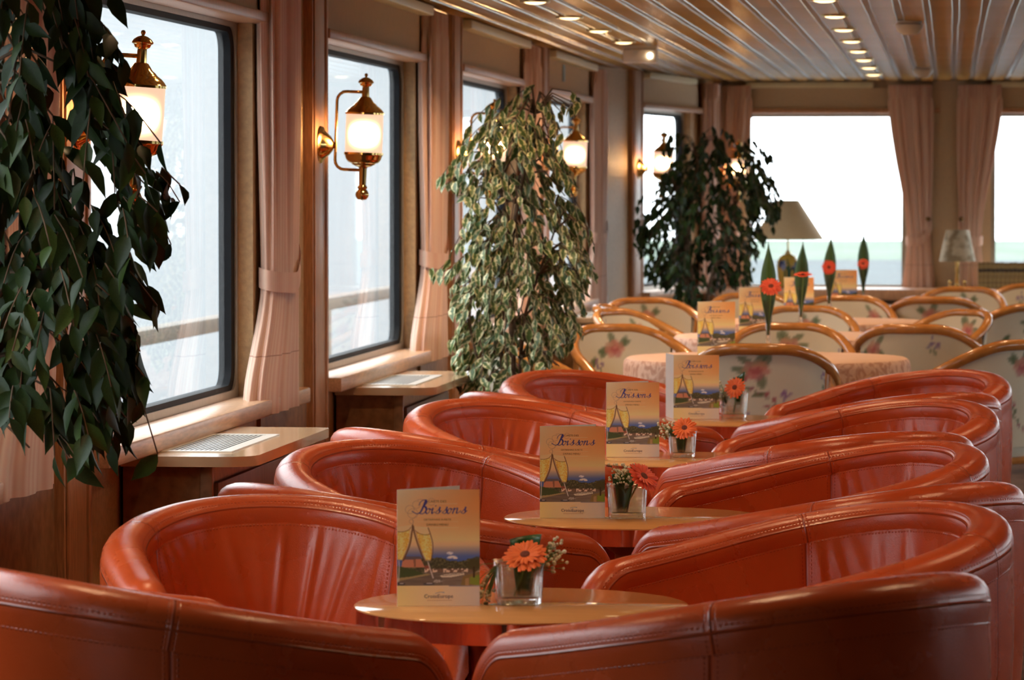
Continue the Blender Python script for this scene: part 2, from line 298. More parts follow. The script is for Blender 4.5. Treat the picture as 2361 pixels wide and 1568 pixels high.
# ---------------------------------------------------------------- mesh helpers
class MB:
    def __init__(s): s.v = []; s.f = []; s.uv = None; s.col = None
    def add(s, vs, fs):
        o = len(s.v); s.v += [tuple(p) for p in vs]; s.f += [tuple(i + o for i in f) for f in fs]; return s
    def box(s, x0, x1, y0, y1, z0, z1, bev=0.0):
        if bev <= 0:
            vs = [(x, y, z) for z in (z0, z1) for y in (y0, y1) for x in (x0, x1)]
            return s.add(vs, [(0, 2, 3, 1), (4, 5, 7, 6), (0, 1, 5, 4), (2, 6, 7, 3), (0, 4, 6, 2), (1, 3, 7, 5)])
        bm = bmesh.new(); bmesh.ops.create_cube(bm, size=1)
        for v in bm.verts: v.co = ((x0 + x1) / 2 + v.co.x * (x1 - x0), (y0 + y1) / 2 + v.co.y * (y1 - y0), (z0 + z1) / 2 + v.co.z * (z1 - z0))
        bmesh.ops.bevel(bm, geom=bm.edges[:], offset=bev, segments=2, profile=0.5, affect='EDGES')
        bm.verts.index_update(); s.add([v.co[:] for v in bm.verts], [[v.index for v in f.verts] for f in bm.faces]); bm.free(); return s
    def lathe(s, prof, n=24, cx=0, cy=0, a0=0.0, a1=2 * math.pi, wob=None):
        closed = abs(a1 - a0 - 2 * math.pi) < 1e-6; m = n if closed else n + 1
        vs = []
        for r, z in prof:
            for i in range(m):
                a = a0 + (a1 - a0) * i / n; k = wob(a, r, z) if wob else 1.0
                vs.append((cx + r * k * math.cos(a), cy + r * k * math.sin(a), z))
        fs = []
        for j in range(len(prof) - 1):
            for i in range(n):
                i2 = (i + 1) % m if closed else i + 1
                fs.append((j * m + i, j * m + i2, (j + 1) * m + i2, (j + 1) * m + i))
        return s.add(vs, fs)
    def tube(s, pts, rad, n=8, cap=True, flat=1.0):
        pts = [Vector(p) for p in pts]; L = len(pts)
        rs = rad if isinstance(rad, (list, tuple)) else [rad] * L
        up = None; vs = []
        for i, p in enumerate(pts):
            t = (pts[min(i + 1, L - 1)] - pts[max(i - 1, 0)]).normalized()
            if up is None:
                up = Vector((0, 0, 1)) if abs(t.z) < 0.9 else Vector((1, 0, 0))
            a = (up - t * up.dot(t)).normalized(); b = t.cross(a); up = a
            for k in range(n):
                w = 2 * math.pi * k / n; vs.append(p + a * math.cos(w) * rs[i] * flat + b * math.sin(w) * rs[i])
        fs = [(i * n + k, i * n + (k + 1) % n, (i + 1) * n + (k + 1) % n, (i + 1) * n + k) for i in range(L - 1) for k in range(n)]
        if cap: fs += [tuple(range(n - 1, -1, -1)), tuple((L - 1) * n + k for k in range(n))]
        return s.add(vs, fs)
    def grid(s, fn, nu, nv, uvfn=None, flip=False):
        o = len(s.v)
        vs = [fn(i / nu, j / nv) for j in range(nv + 1) for i in range(nu + 1)]
        if uvfn:
            if s.uv is None: s.uv = {}
            for j in range(nv + 1):
                for i in range(nu + 1): s.uv[o + j * (nu + 1) + i] = uvfn(i / nu, j / nv)
        fs = []
        for j in range(nv):
            for i in range(nu):
                a = j * (nu + 1) + i; q = (a, a + 1, a + nu + 2, a + nu + 1); fs.append(q[::-1] if flip else q)
        return s.add(vs, fs)
    def prism(s, outline, z0, z1):
        n = len(outline); vs = [(x, y, z0) for x, y in outline] + [(x, y, z1) for x, y in outline]
        fs = [tuple(range(n - 1, -1, -1)), tuple(range(n, 2 * n))] + [(i, (i + 1) % n, n + (i + 1) % n, n + i) for i in range(n)]
        return s.add(vs, fs)
    def xf(s, mat, start=0):
        s.v = s.v[:start] + [tuple(mat @ Vector(p)) for p in s.v[start:]]; return s
    def mesh(s, name, smooth=True, sharp=40):
        me = bpy.data.meshes.new(name); me.from_pydata(s.v, [], s.f); me.update()
        if smooth:
            me.polygons.foreach_set('use_smooth', [True] * len(me.polygons))
            try: me.set_sharp_from_angle(angle=R(sharp))
            except Exception: pass
        if s.uv:
            lay = me.uv_layers.new(name='UVMap')
            for lp in me.loops: lay.data[lp.index].uv = s.uv.get(lp.vertex_index, (0.5, 0.5))
        if s.col is not None:
            at = me.color_attributes.new('print', 'FLOAT_COLOR', 'POINT')
            at.data.foreach_set('color', np.asarray(s.col, dtype=np.float32).ravel())
        return me
    def build(s, name, mat, parent=None, smooth=True, loc=None, sharp=40):
        me = s.mesh(name, smooth, sharp); me.materials.append(M[mat] if isinstance(mat, str) else mat)
        return link(name, me, parent, loc)
def link(name, me, parent=None, loc=None, rot=None):
    o = bpy.data.objects.new(name, me); COL.objects.link(o)
    if parent: o.parent = parent
    if loc is not None: o.location = loc
    if rot is not None: o.rotation_euler = rot
    return o
def empty(name, loc=(0, 0, 0), rz=0.0):
    o = bpy.data.objects.new(name, None); COL.objects.link(o); o.location = loc; o.rotation_euler = (0, 0, rz); o.empty_display_size = 0.05; return o
def tag(o, label, cat, group=None, kind=None):
    o['label'] = label; o['category'] = cat
    if group: o['group'] = group
    if kind: o['kind'] = kind
    return o
def struct(o, label=None):
    o['kind'] = 'structure'
    if label: o['label'] = label
    return o
KIDS = {}
def copy_tree(o, parent=None):
    c = o.copy(); COL.objects.link(c); c.parent = parent
    for ch in [x for x in bpy.data.objects if x.parent is o] if o.name not in KIDS else KIDS[o.name]:
        copy_tree(ch, c)
    return c
def cache_kids(root):
    st = [root]
    while st:
        q = st.pop(); ks = [x for x in bpy.data.objects if x.parent is q]; KIDS[q.name] = ks; st += ks
def smooth01(t): t = max(0.0, min(1.0, t)); return t * t * (3 - 2 * t)
def lerp(a, b, t): return a + (b - a) * t

# ---------------------------------------------------------------- outside
o = MB().box(-12, -7.2, -30, 80, -2.0, 3.6).build('exterior_backdrop_wall', 'ext_backdrop', smooth=False); struct(o, 'pale wall added outside the side windows to even their brightness')  # added wall: evens the brightness behind the panes and blocks the low sky
o = MB().box(-140, 140, -60, 117, -2.2, -0.62).build('river_water', 'ext_water', smooth=False); struct(o, 'pale grey river outside the ship')
o = MB().add([(-160, 112, -0.7), (160, 116, -0.7), (-160, 114, -0.42), (160, 118, -0.38), (-160, 122, -0.2), (160, 127, -0.15), (-160, 128, -0.8), (160, 133, -0.8)],
             [(0, 1, 3, 2), (2, 3, 5, 4), (4, 5, 7, 6)]).build('river_bank', 'ext_bank', smooth=False); struct(o, 'green river bank seen through the bow windows')
o = MB().box(-3.4, -2.25, -3, 30, -0.2, -0.02).box(-3.4, 6.5, 26.45, 34, -0.2, 0.30).build('exterior_deck', 'ext_deck', smooth=False); struct(o, 'pale outer deck of the ship')
rail = empty('deck_railing', (-3.2, 0, 0)); tag(rail, 'dark wooden handrail on pale posts outside the side windows', 'railing')
MB().box(-0.045, 0.045, 3, 30, 0.785, 0.85, 0.012).build('handrail', 'rail_wood', rail)
MB().box(-0.012, 0.012, 3, 30, 0.36, 0.385).build('lower_rail', 'rail_post', rail)
for k in range(9):
    MB().box(-0.03, 0.03, 15.8 - 9 + k * 2.6, 15.9 - 9 + k * 2.6, -0.02, 0.79).build('post', 'rail_post', rail)

# ---------------------------------------------------------------- room shell
CEIL = 2.13
o = MB().box(-2.3, 6.6, -3, 26.4, -0.12, 0.0).build('floor', 'carpet', smooth=False); struct(o, 'dark carpeted floor')
ceil = MB().box(-2.3, 6.6, -3.1, 26.4, CEIL + 0.006, CEIL + 0.1).build('ceiling', 'ceil_gap', smooth=False); struct(ceil, 'bronze strip ceiling')
cr = random.Random(3)
PW = 0.1165
for i in range(31):
    xc = -2.02 + PW * i
    w = 0.0470; prof = [(-w, 0.008), (-w, 0.0005), (-w + 0.0025, -0.0025), (-w + 0.005, 0.0), (w - 0.005, 0.0), (w - 0.0025, -0.0025), (w, 0.0005), (w, 0.008)]
    ys = [-3 + 29.2 * j / 48 for j in range(49)]; off = [(cr.uniform(-0.0022, 0.0022), cr.uniform(-0.0005, 0.0005), cr.uniform(-0.004, 0.004)) for _ in ys]
    b = MB()
    b.grid(lambda u, v: (prof[round(u * 7)][0] + off[round(v * 48)][0], ys[round(v * 48)], prof[round(u * 7)][1] + off[round(v * 48)][1] * 0.8 + prof[round(u * 7)][0] * off[round(v * 48)][2]), 7, 48, flip=True)
    pk = b.build('plank', 'ceil', ceil, loc=(xc, 0, CEIL), sharp=60); pk.data.materials.append(M['ceil_lip'])
    pk.data.polygons.foreach_set('material_index', [0 if q % 7 == 3 else 1 for q in range(7 * 48)])
o = MB().box(1.56, 6.5, -3, 26.3, CEIL - 0.001, CEIL + 0.012).build('plank_field', 'ceil', ceil, smooth=False)

class Frame:
    """local wall frame: s along the wall, o towards the room, z up"""
    def __init__(f, ox, oy, ang): f.o = Vector((ox, oy, 0)); f.s = Vector((math.cos(ang), math.sin(ang), 0)); f.n = Vector((math.sin(ang), -math.cos(ang), 0)); f.ang = ang
    def mat(f): return Matrix(((f.s.x, -f.n.x, 0, f.o.x), (f.s.y, -f.n.y, 0, f.o.y), (0, 0, 1, 0), (0, 0, 0, 1)))   # local +y = away from the room
    def box(f, b, s0, s1, o0, o1, z0, z1, bev=0.0):
        n = len(b.v); b.box(s0, s1, -o1, -o0, z0, z1, bev); return b.xf(f.mat(), n)
FL = Frame(-2.09, 0, R(90))                       # left side of the room, s = Y
bow_ang = math.atan2(26.2 - 22.5, -1.56 + 2.09)
FB = Frame(-2.09, 22.5, bow_ang)                  # angled piece running in to the bow
LB = math.hypot(3.7, 0.53)
FF = Frame(-1.56, 26.2, 0.0)                      # bow wall, s = X + 1.56
WZ0, WZ1 = 0.775, 1.915

def wall_with_windows(name, F, s0, s1, wins, mat, label, depth=0.088, z0=WZ0, z1=WZ1):
    b = MB(); F.box(b, s0, s1, -depth, 0, 0, z0); F.box(b, s0, s1, -depth, 0, z1, CEIL + 0.02)
    c = s0
    for a, e in wins:
        if a > c: F.box(b, c, a, -depth, 0, z0, z1)
        c = e
    if c < s1: F.box(b, c, s1, -depth, 0, z0, z1)
    return struct(b.build(name, mat, smooth=False), label)
YP = [9.2 + 3.6 * k for k in range(-3, 4)]        # far edge of each pilaster
LW = [(y + 0.02, y + 2.42) for y in YP[1:]]
wall_with_windows('wall_left', FL, -3, 22.5, LW, 'wall_paper', 'ochre textured wall with a row of large windows')
BW = [(1.35, 2.92)]
wall_with_windows('wall_bow_corner', FB, 0, LB, BW, 'wall_paper', 'angled wall piece running in to the bow')
FWN = [(0.20, 1.27), (1.83, 3.9), (4.4, 6.4), (6.8, 7.7)]
wall_with_windows('wall_front', FF, -0.15, 8.2, FWN, 'linen', 'beige bow wall with wide windows', 0.088, 0.735, 1.925)
FR = Frame(6.5, 26.2, R(-90))
RW = [(1.5 + 3.6 * k, 3.9 + 3.6 * k) for k in range(5)]
wall_with_windows('wall_right', FR, 0, 29.2, RW, 'wall_paper', 'opposite side wall with windows')
struct(MB().box(-2.25, 6.6, -3.15, -3.0, 0, CEIL + 0.02).build('wall_back', 'wood_trim', smooth=False), 'wood panelled wall behind the viewer')

wn = [0]
def rrect(x0, x1, z0, z1, r, n=5):
    pts = []
    for cx, cz, a in ((x1 - r, z1 - r, 0), (x0 + r, z1 - r, 90), (x0 + r, z0 + r, 180), (x1 - r, z0 + r, 270)):
        for k in range(n + 1): t = R(a + 90 * k / n); pts.append((cx + r * math.cos(t), cz + r * math.sin(t)))
    return pts
def ring(F, outer, inner, o0, o1):
    b = MB(); n = len(outer); vs = []
    for lst, o_ in ((outer, o0), (outer, o1), (inner, o1), (inner, o0)): vs += [(x, -o_, z) for x, z in lst]
    fs = [(k * n + i, k * n + (i + 1) % n, ((k + 1) % 4) * n + (i + 1) % n, ((k + 1) % 4) * n + i) for k in range(4) for i in range(n)]
    return b.add(vs, fs).xf(F.mat())
def window(F, a, e, z0, z1, label, sill=True, header=True, valance=None, full=True, gask='gasket', sill_end=None):
    wn[0] += 1
    w = empty('window_%d' % wn[0]); struct(w, label)
    g = 0.026 if gask == 'gasket' else 0.018; gw = 0.055 if gask == 'gasket' else 0.012; rr = 0.06 if gask == 'gasket' else 0.012
    ring(F, rrect(a, e, z0, z1, 0.012), rrect(a + g, e - g, z0 + g, z1 - g, rr + 0.01), -0.085, -0.045).build('window_frame', 'alu', w)
    ring(F, rrect(a + g, e - g, z0 + g, z1 - g, rr + 0.01), rrect(a + g + gw, e - g - gw, z0 + g + 0.016, z1 - g - 0.016, rr), -0.09, -0.052).build('gasket', gask, w)
    b = MB().add([(a + g, 0.073, z0 + g), (e - g, 0.073, z0 + g), (e - g, 0.073, z1 - g), (a + g, 0.073, z1 - g)], [(0, 1, 2, 3)]).xf(F.mat()); b.build('pane', 'pane', w, smooth=False)
    if sill:
        b = MB(); F.box(b, a - 0.02, (sill_end or e + 0.55), -0.045, 0.085, z0 - 0.045, z0 + 0.004, 0.006); b.build('sill', 'wood_pale', w)
    if header:
        b = MB(); F.box(b, a - 0.02, e + 0.22, -0.045, 0.05, z1 - 0.012, z1 + 0.022, 0.006); b.build('header_rail', 'wood_trim', w)
    if valance:
        b = MB(); F.box(b, valance[0], valance[1], 0.0, 0.022, z1 + 0.022, CEIL - 0.045); b.build('fabric_panel', 'linen', w, smooth=False)
        b = MB(); F.box(b, valance[0] + 0.03, valance[1] - 0.25, 0.0, 0.075, CEIL - 0.045, CEIL - 0.006, 0.006); b.build('curtain_track', 'cream_strip', w)
    return w
for k, (a, e) in enumerate(LW):
    window(FL, a, e, WZ0, WZ1, 'large side window with black rubber seal, number %d from the rear' % (k + 1), valance=(a, e + 0.25), sill_end=(e + 0.18 if k == 1 else None))
window(FB, BW[0][0], BW[0][1], WZ0, WZ1, 'side window beside the bow corner', valance=(BW[0][0], BW[0][1] + 0.1), sill_end=BW[0][1] + 0.1)
for k, (a, e) in enumerate(FWN):
    window(FF, a, e, 0.735, 1.925, 'wide bow window number %d from the corner' % (k + 1), valance=(a - 0.03, e + 0.03), sill=False, gask='alu')
for k, (a, e) in enumerate(RW):
    window(FR, a, e, WZ0, WZ1, 'opposite side window number %d from the bow' % (k + 1), header=False)

tn = [0]
def pilaster(F, far, label, w=0.25):
    tn[0] += 1
    t = empty('trim_%d' % tn[0]); struct(t, label)
    b = MB(); F.box(b, far - w, far, -0.005, 0.03, 0, CEIL); b.build('post', 'wood_trim', t, smooth=False)
    b = MB(); F.box(b, far - w + 0.02, far - 0.035, 0.03, 0.036, 0, CEIL, 0.002); b.build('face_board', 'wood_trim', t)
    b = MB(); F.box(b, far - 0.03, far + 0.004, 0.02, 0.042, 0, CEIL, 0.004); b.build('edge_bead', 'wood_trim', t)
    return t
for k, y in enumerate(YP): pilaster(FL, y, 'wooden pilaster between side windows, number %d from the rear' % (k + 1))
pilaster(FB, 1.33, 'wooden pilaster before the bow corner')
tn[0] += 1
t = MB(); FB.box(t, LB - 0.10, LB, 0, 0.05, 0, CEIL); t = t.build('trim_%d' % tn[0], 'wood_trim', smooth=False); struct(t, 'wooden corner post at the bow')
tn[0] += 1
t = MB(); FF.box(t, 1.44, 1.66, 0, 0.03, 0.745, CEIL); t = t.build('trim_%d' % tn[0], 'linen', smooth=False); struct(t, 'beige fabric post between the bow windows')
# dado panels below the windows
for k, y in enumerate(YP):
    tn[0] += 1
    t = MB(); FL.box(t, y - 1.12, y - 0.27, 0.0, 0.012, 0.02, 0.715); t = t.build('trim_%d' % tn[0], 'burl', smooth=False); struct(t, 'burl veneer panel below the curtain')
# bow ledge
tn[0] += 1
lg = empty('trim_%d' % tn[0]); struct(lg, 'wooden ledge along the bow windows')
b = MB(); FF.box(b, -0.05, 8.0, 0.0, 0.62, 0.685, 0.755, 0.008); b.build('ledge_top', 'wood_trim', lg)
b = MB(); FF.box(b, 0.0, 8.0, 0.0, 0.55, 0.0, 0.685); b.build('ledge_front', 'wood_dark', lg, smooth=False)
# ---------------------------------------------------------------- lounge tub chairs
FY = -0.345
def chair_plan():
    a, y0, d, fy = 0.324, -0.03, 0.369, FY
    pts = []
    for i in range(12): t = i / 12; pts.append((-a * (0.985 + 0.015 * math.sin(t * math.pi / 2)), lerp(fy, y0, t)))
    for i in range(41):
        th = math.pi * (1 - i / 40); c, s_ = math.cos(th), math.sin(th); e = 2 / 2.106
        pts.append((a * math.copysign(abs(c) ** e, c), y0 + d * abs(s_) ** e))
    pts += [(-x, y) for x, y in pts[:12][::-1]]
    P = [Vector((x, y, 0)) for x, y in pts]
    L = [0]
    for i in range(1, len(P)): L.append(L[-1] + (P[i] - P[i - 1]).length)
    n = 84; out = []; k = 0
    for j in range(n + 1):
        t = L[-1] * j / n
        while k < len(L) - 2 and L[k + 1] < t: k += 1
        f = (t - L[k]) / max(1e-9, L[k + 1] - L[k]); out.append(P[k].lerp(P[k + 1], f))
    return out, L[-1]
CP, CL = chair_plan()
NS = len(CP) - 1
KA, KB = 0.10, 0.12                                # roll-over at the arm front
def rim_h(y): return 0.663 + 0.121 * max(0.0, min(1.0, (y - FY) / (0.339 - FY))) ** 1.237
CN = []
for j in range(NS + 1):
    t = (CP[min(j + 1, NS)] - CP[max(j - 1, 0)]).normalized(); CN.append(Vector((-t.y, t.x, 0)))
def rim_z(y):
    h = rim_h(y)
    yk = FY + KA
    if y < yk: h -= KB - KB * math.sqrt(max(0.0, 1 - ((y - yk) / KA) ** 2))
    return h
ROLL = [(0.0472, -0.080), (0.0476, -0.060), (0.0470, -0.042), (0.0435, -0.026), (0.036, -0.014), (0.024, -0.0055), (0.008, -0.001), (-0.010, -0.0005), (-0.024, -0.004), (-0.035, -0.012), (-0.0425, -0.025), (-0.045, -0.040), (-0.0425, -0.056)]
def make_lounge_chair():
    root = empty('lounge_chair')
    # roll: 3-D path up the arm front, round the back and down again
    path = []; side = []
    j0 = next(j for j in range(NS + 1) if CP[j].y > FY + KA)
    x0 = CP[0].x
    h0 = rim_h(FY + KA)
    for z in (0.06, 0.2, 0.34, 0.42): path.append(Vector((x0, FY, z))); side.append(CN[0])
    for k in range(12):
        t = math.pi / 2 * k / 12; yy = FY + KA - KA * math.cos(t); jx = min(range(NS // 2), key=lambda j: abs(CP[j].y - yy))
        path.append(Vector((CP[jx].x, yy, rim_h(yy) - KB + KB * math.sin(t)))); side.append(CN[jx])
    for j in range(j0, NS + 1 - j0): path.append(Vector((CP[j].x, CP[j].y, rim_h(CP[j].y)))); side.append(CN[j])
    m = len(path) - (NS + 1 - 2 * j0)
    for k in range(m - 1, -1, -1):
        p = path[k]; path.append(Vector((-p.x, p.y, p.z))); side.append(Vector((-side[k].x, side[k].y, 0)))
    n = len(path); al = [0]
    for i in range(1, n): al.append(al[-1] + (path[i] - path[i - 1]).length)
    mid = al[-1] / 2
    rv = [0]
    for q in range(1, len(ROLL)): rv.append(rv[-1] + math.hypot(ROLL[q][0] - ROLL[q - 1][0], ROLL[q][1] - ROLL[q - 1][1]))
    rm = rv[-1] / 2
    ups = []
    for i in range(n):
        t = (path[min(i + 1, n - 1)] - path[max(i - 1, 0)]).normalized()
        sd = (side[i] - t * side[i].dot(t)).normalized(); u = t.cross(sd)
        ups.append((sd, u))
    sg = 1 if ups[n // 2][1].z > 0 else -1
    nq = len(ROLL) - 1
    b = MB()
    b.grid(lambda u, v: tuple(path[round(u * (n - 1))] + ups[round(u * (n - 1))][0] * ROLL[round(v * nq)][0] + ups[round(u * (n - 1))][1] * sg * ROLL[round(v * nq)][1]), n - 1, nq,
           lambda u, v: (al[round(u * (n - 1))] - mid, rv[round(v * nq)] - rm), flip=False)
    b.build('padded_rim', 'leather_rim', root, sharp=180)
    # outer panel
    def outer(u, v):
        j = round(u * NS); p, nn = CP[j], CN[j]; zt = rim_z(p.y) - 0.074
        z = lerp(zt, 0.05, v); o_ = 0.0468 + 0.004 * math.sin(min(1, v * 1.6) * math.pi) - 0.03 * v * v
        return tuple(p + nn * o_ + Vector((0, 0, z)))
    b = MB(); b.grid(outer, NS, 14, lambda u, v: ((u - 0.5) * CL, v * 0.62)); b.build('outer_panel', 'leather', root, sharp=180)
    # inner panel with gathered pleats in the back section
    ridges = [(-0.318, 0.008, 0.7, 0.05), (-0.292, 0.010, 1.0, 0.14), (-0.252, 0.013, 0.9, 0.19), (-0.18, 0.010, 0.45, 0.10), (-0.105, 0.011, 0.95, 0.12), (-0.02, 0.014, 0.3, 0.02), (0.05, 0.010, 0.8, -0.05), (0.135, 0.009, 0.95, -0.07), (0.17, 0.012, 0.35, -0.09), (0.235, 0.010, 1.0, -0.13), (0.285, 0.010, 0.8, -0.16), (0.315, 0.008, 0.6, -0.06)]
    NI = 300
    def plan_at(u):
        x = u * NS; j = min(int(x), NS - 1); f = x - j; return CP[j].lerp(CP[j + 1], f), CN[j].lerp(CN[j + 1], f).normalized()
    def inner(u, v):
        p, nn = plan_at(u); zt = rim_z(p.y) - 0.050
        z = lerp(zt, 0.37, v); s_ = (u - 0.5) * CL
        o_ = -0.0415 - 0.036 * math.sin(min(1.0, v * 1.25) * math.pi * 0.5)
        g = math.exp(-((abs(s_) - 0.34) / 0.012) ** 2); o_ += 0.006 * g * min(1, v * 8)
        if abs(s_) < 0.34:
            for c, w, k, sl in ridges:
                dd = (s_ - c - sl * v) / w
                if abs(dd) < 3: o_ -= 0.0085 * k * math.exp(-dd * dd) * smooth01(v * 5) * (1 - 0.35 * v)
        return tuple(p + nn * o_ + Vector((0, 0, z)))
    b = MB(); b.grid(inner, NI, 16, lambda u, v: ((u - 0.5) * CL, v * 0.34), flip=True); b.build('inner_panel', 'leather', root, sharp=180)
    # seat cushion
    ol = []
    for j in range(0, NS + 1, 3): q = CP[j] - CN[j] * 0.078; ol.append((q.x, q.y))
    ol = [(x, max(y, -0.345)) for x, y in ol]
    ol = [(ol[0][0] + 0.01, -0.35)] + ol + [(ol[-1][0] - 0.01, -0.35)]
    cx, cy = 0, 0; b = MB(); rings = []
    for sc_, z in ((0.96, 0.10), (0.99, 0.13), (1.0, 0.30), (1.0, 0.38), (0.97, 0.415), (0.9, 0.432), (0.6, 0.442), (0.2, 0.445)): rings.append([(x * sc_, y * sc_, z) for x, y in ol])
    k = len(ol); b.add([p for r_ in rings for p in r_], [(i * k + q, i * k + (q + 1) % k, (i + 1) * k + (q + 1) % k, (i + 1) * k + q) for i in range(len(rings) - 1) for q in range(k)] + [tuple((len(rings) - 1) * k + q for q in range(k))])
    b.uv = {i: (0.1, 0.2) for i in range(len(b.v))}
    b.build('seat_cushion', 'leather', root, sharp=60)
    for sx in (-1, 1):
        for sy in (-0.27, 0.25): MB().lathe([(0.0, 0.0), (0.02, 0.0), (0.026, 0.055), (0.0, 0.055)], 12).build('foot', 'wood_dark', root, loc=(sx * 0.25, sy, 0))
    return root
proto_chair = make_lounge_chair(); cache_kids(proto_chair)
ORD = ['nearest', 'second', 'third', 'farthest']
# (x, y, facing angle of local -Y, label)
CH = []
def chair_at(x, y, face_deg, label): CH.append((x, y, face_deg, label))
side_l, side_r = 'window side', 'aisle side'
# face angle: 0 = towards the viewer (-Y); positive turns towards +X
LCH = [(-1.296, 6.449, 132, 0, side_l, 'near'), (-0.311, 6.50, -131, 0, side_r, 'near'),
       (-1.275, 7.49, 20, 0, side_l, 'far'), (-0.257, 7.56, -52, 0, side_r, 'far'),
       (-1.187, 8.31, 133, 1, side_l, 'near'), (-0.215, 8.51, -132, 1, side_r, 'near'),
       (-1.245, 9.30, 37, 1, side_l, 'far'), (-0.285, 9.47, -56, 1, side_r, 'far'),
       (-1.249, 10.24, 131, 2, side_l, 'near'), (-0.306, 10.31, -146, 2, side_r, 'near'),
       (-1.205, 11.25, 40, 2, side_l, 'far'), (-0.231, 11.38, -40, 2, side_r, 'far'),
       (-1.143, 12.08, 129, 3, side_l, 'near'), (-0.215, 12.27, -140, 3, side_r, 'near'),
       (-1.14, 13.12, 41, 3, side_l, 'far'), (-0.165, 13.30, -38, 3, side_r, 'far')]
for i, (x, y, a, tno, sd, nf) in enumerate(LCH):
    c = proto_chair if i == 0 else copy_tree(proto_chair)
    c.location = (x, y, 0); c.rotation_euler = (0, 0, R(a))
    look = 'back to viewer' if nf == 'near' else 'facing viewer'
    tag(c, 'red leather tub chair, %s low table, %s, %s' % (ORD[tno] + ('' if tno in (0, 3) else ' nearest'), sd, look), 'armchair', 'red tub chairs around the low tables')

# ---------------------------------------------------------------- low round tables
def make_low_table():
    t = empty('low_table')
    r = 0.305
    MB().lathe([(0.0, 0.645), (r - 0.002, 0.645), (r, 0.6435), (r, 0.641), (0.0, 0.641)], 72).build('table_top', 'table_top', t, sharp=50)
    MB().lathe([(0.0, 0.641), (r - 0.003, 0.641), (r - 0.003, 0.603), (r - 0.012, 0.601), (0.0, 0.601)], 72).build('table_edge', 'table_edge', t, sharp=50)
    MB().lathe([(0.0, 0.0), (0.19, 0.0), (0.19, 0.018), (0.16, 0.03), (0.06, 0.045), (0.048, 0.08), (0.048, 0.56), (0.10, 0.60), (0.0, 0.601)], 36).build('pedestal', 'table_foot', t, sharp=50)
    return t
proto_table = make_low_table(); cache_kids(proto_table)
TP = [(-0.775, 7.06), (-0.72, 8.98), (-0.725, 10.95), (-0.68, 12.82)]
for i, (x, y) in enumerate(TP):
    t = proto_table if i == 0 else copy_tree(proto_table)
    t.location = (x, y, 0)
    tag(t, 'low round table with copper edge, %s to the viewer' % ['nearest', 'second nearest', 'third nearest', 'farthest of the four'][i], 'table', 'low round tables in the lounge')

# ---------------------------------------------------------------- dining chairs
def floral_paint(w, h, seed, nu, nv):
    """rose and lavender print painted on a w x h metre panel; returns (nv+1)*(nu+1) colours"""
    g = random.Random(seed); U_, V_ = np.meshgrid(np.linspace(0, w, nu + 1), np.linspace(0, h, nv + 1))
    c = np.zeros(U_.shape + (3,)); c[:] = (0.70, 0.64, 0.50)
    def blob(x, y, rx, ry, ang, col, a=0.9, soft=0.35):
        ca, sa = math.cos(ang), math.sin(ang); dx, dy = U_ - x, V_ - y
        q = ((dx * ca + dy * sa) / rx) ** 2 + ((-dx * sa + dy * ca) / ry) ** 2
        k = np.clip((1 + soft - q) / (2 * soft), 0, 1)[..., None] * a
        c[:] = c * (1 - k) + np.array(col) * k
    def stroke(x0, y0, x1, y1, wd, col):
        for t in np.linspace(0, 1, 12): blob(lerp(x0, x1, t), lerp(y0, y1, t), wd, wd, 0, col, 0.6)
    def rose(x, y, s_):
        for k in range(6): a = g.uniform(0, 6.28); blob(x + math.cos(a) * s_ * 1.15, y + math.sin(a) * s_ * 1.1, s_ * 0.75, s_ * 0.32, a + g.uniform(-.4, .4), (0.10, 0.15, 0.07), 0.8)
        for k in range(7): a = 6.28 * k / 7 + g.uniform(-.3, .3); blob(x + math.cos(a) * s_ * 0.5, y + math.sin(a) * s_ * 0.45, s_ * 0.55, s_ * 0.42, a, (0.55 + g.uniform(-.1, .06), 0.20 + g.uniform(-.04, .1), 0.17), 0.75)
        blob(x, y, s_ * 0.42, s_ * 0.36, 0.3, (0.42, 0.09, 0.09), 0.7); blob(x + s_ * .1, y + s_ * .15, s_ * 0.2, s_ * 0.15, 0.3, (0.6, 0.26, 0.22), 0.7)
    def lav(x, y, s_):
        for k in range(9): blob(x + g.uniform(-s_, s_), y + g.uniform(-s_, s_), s_ * 0.38, s_ * 0.26, g.uniform(0, 3), (0.22 + g.uniform(-.05, .1), 0.15, 0.34), 0.75)
        for k in range(3): blob(x + g.uniform(-s_, s_), y - s_ * 1.2 - g.uniform(0, s_), s_ * 0.2, s_ * 0.6, 0, (0.13, 0.18, 0.09), 0.7)
    def twig(x, y, s_):
        dx, dy = s_ * g.choice((-1, 1)), s_ * 1.1
        stroke(x, y, x + dx, y + dy, 0.0028, (0.16, 0.12, 0.06))
        for k in range(7): t = (k + 1) / 7; blob(x + dx * t + g.uniform(-.012, .012), y + dy * t + g.uniform(-.012, .012), 0.010, 0.006, g.uniform(0, 3), g.choice([(0.42, 0.10, 0.12), (0.30, 0.09, 0.12), (0.12, 0.15, 0.07)]), 0.85)
    for k in range(3): rose(w * (0.18 + 0.32 * k) + g.uniform(-.03, .03), h * g.choice((0.78, 0.55, 0.3)) + g.uniform(-.02, .02), 0.040)
    for k in range(4): lav(w * (0.05 + 0.3 * k) + g.uniform(-.03, .03), g.uniform(0.25, 0.92) * h, 0.022)
    for k in range(4): twig(g.uniform(0.1, 0.85) * w, g.uniform(0.1, 0.6) * h, g.uniform(0.05, 0.10))
    return np.concatenate([c, np.ones(U_.shape + (1,))], -1).reshape(-1, 4)
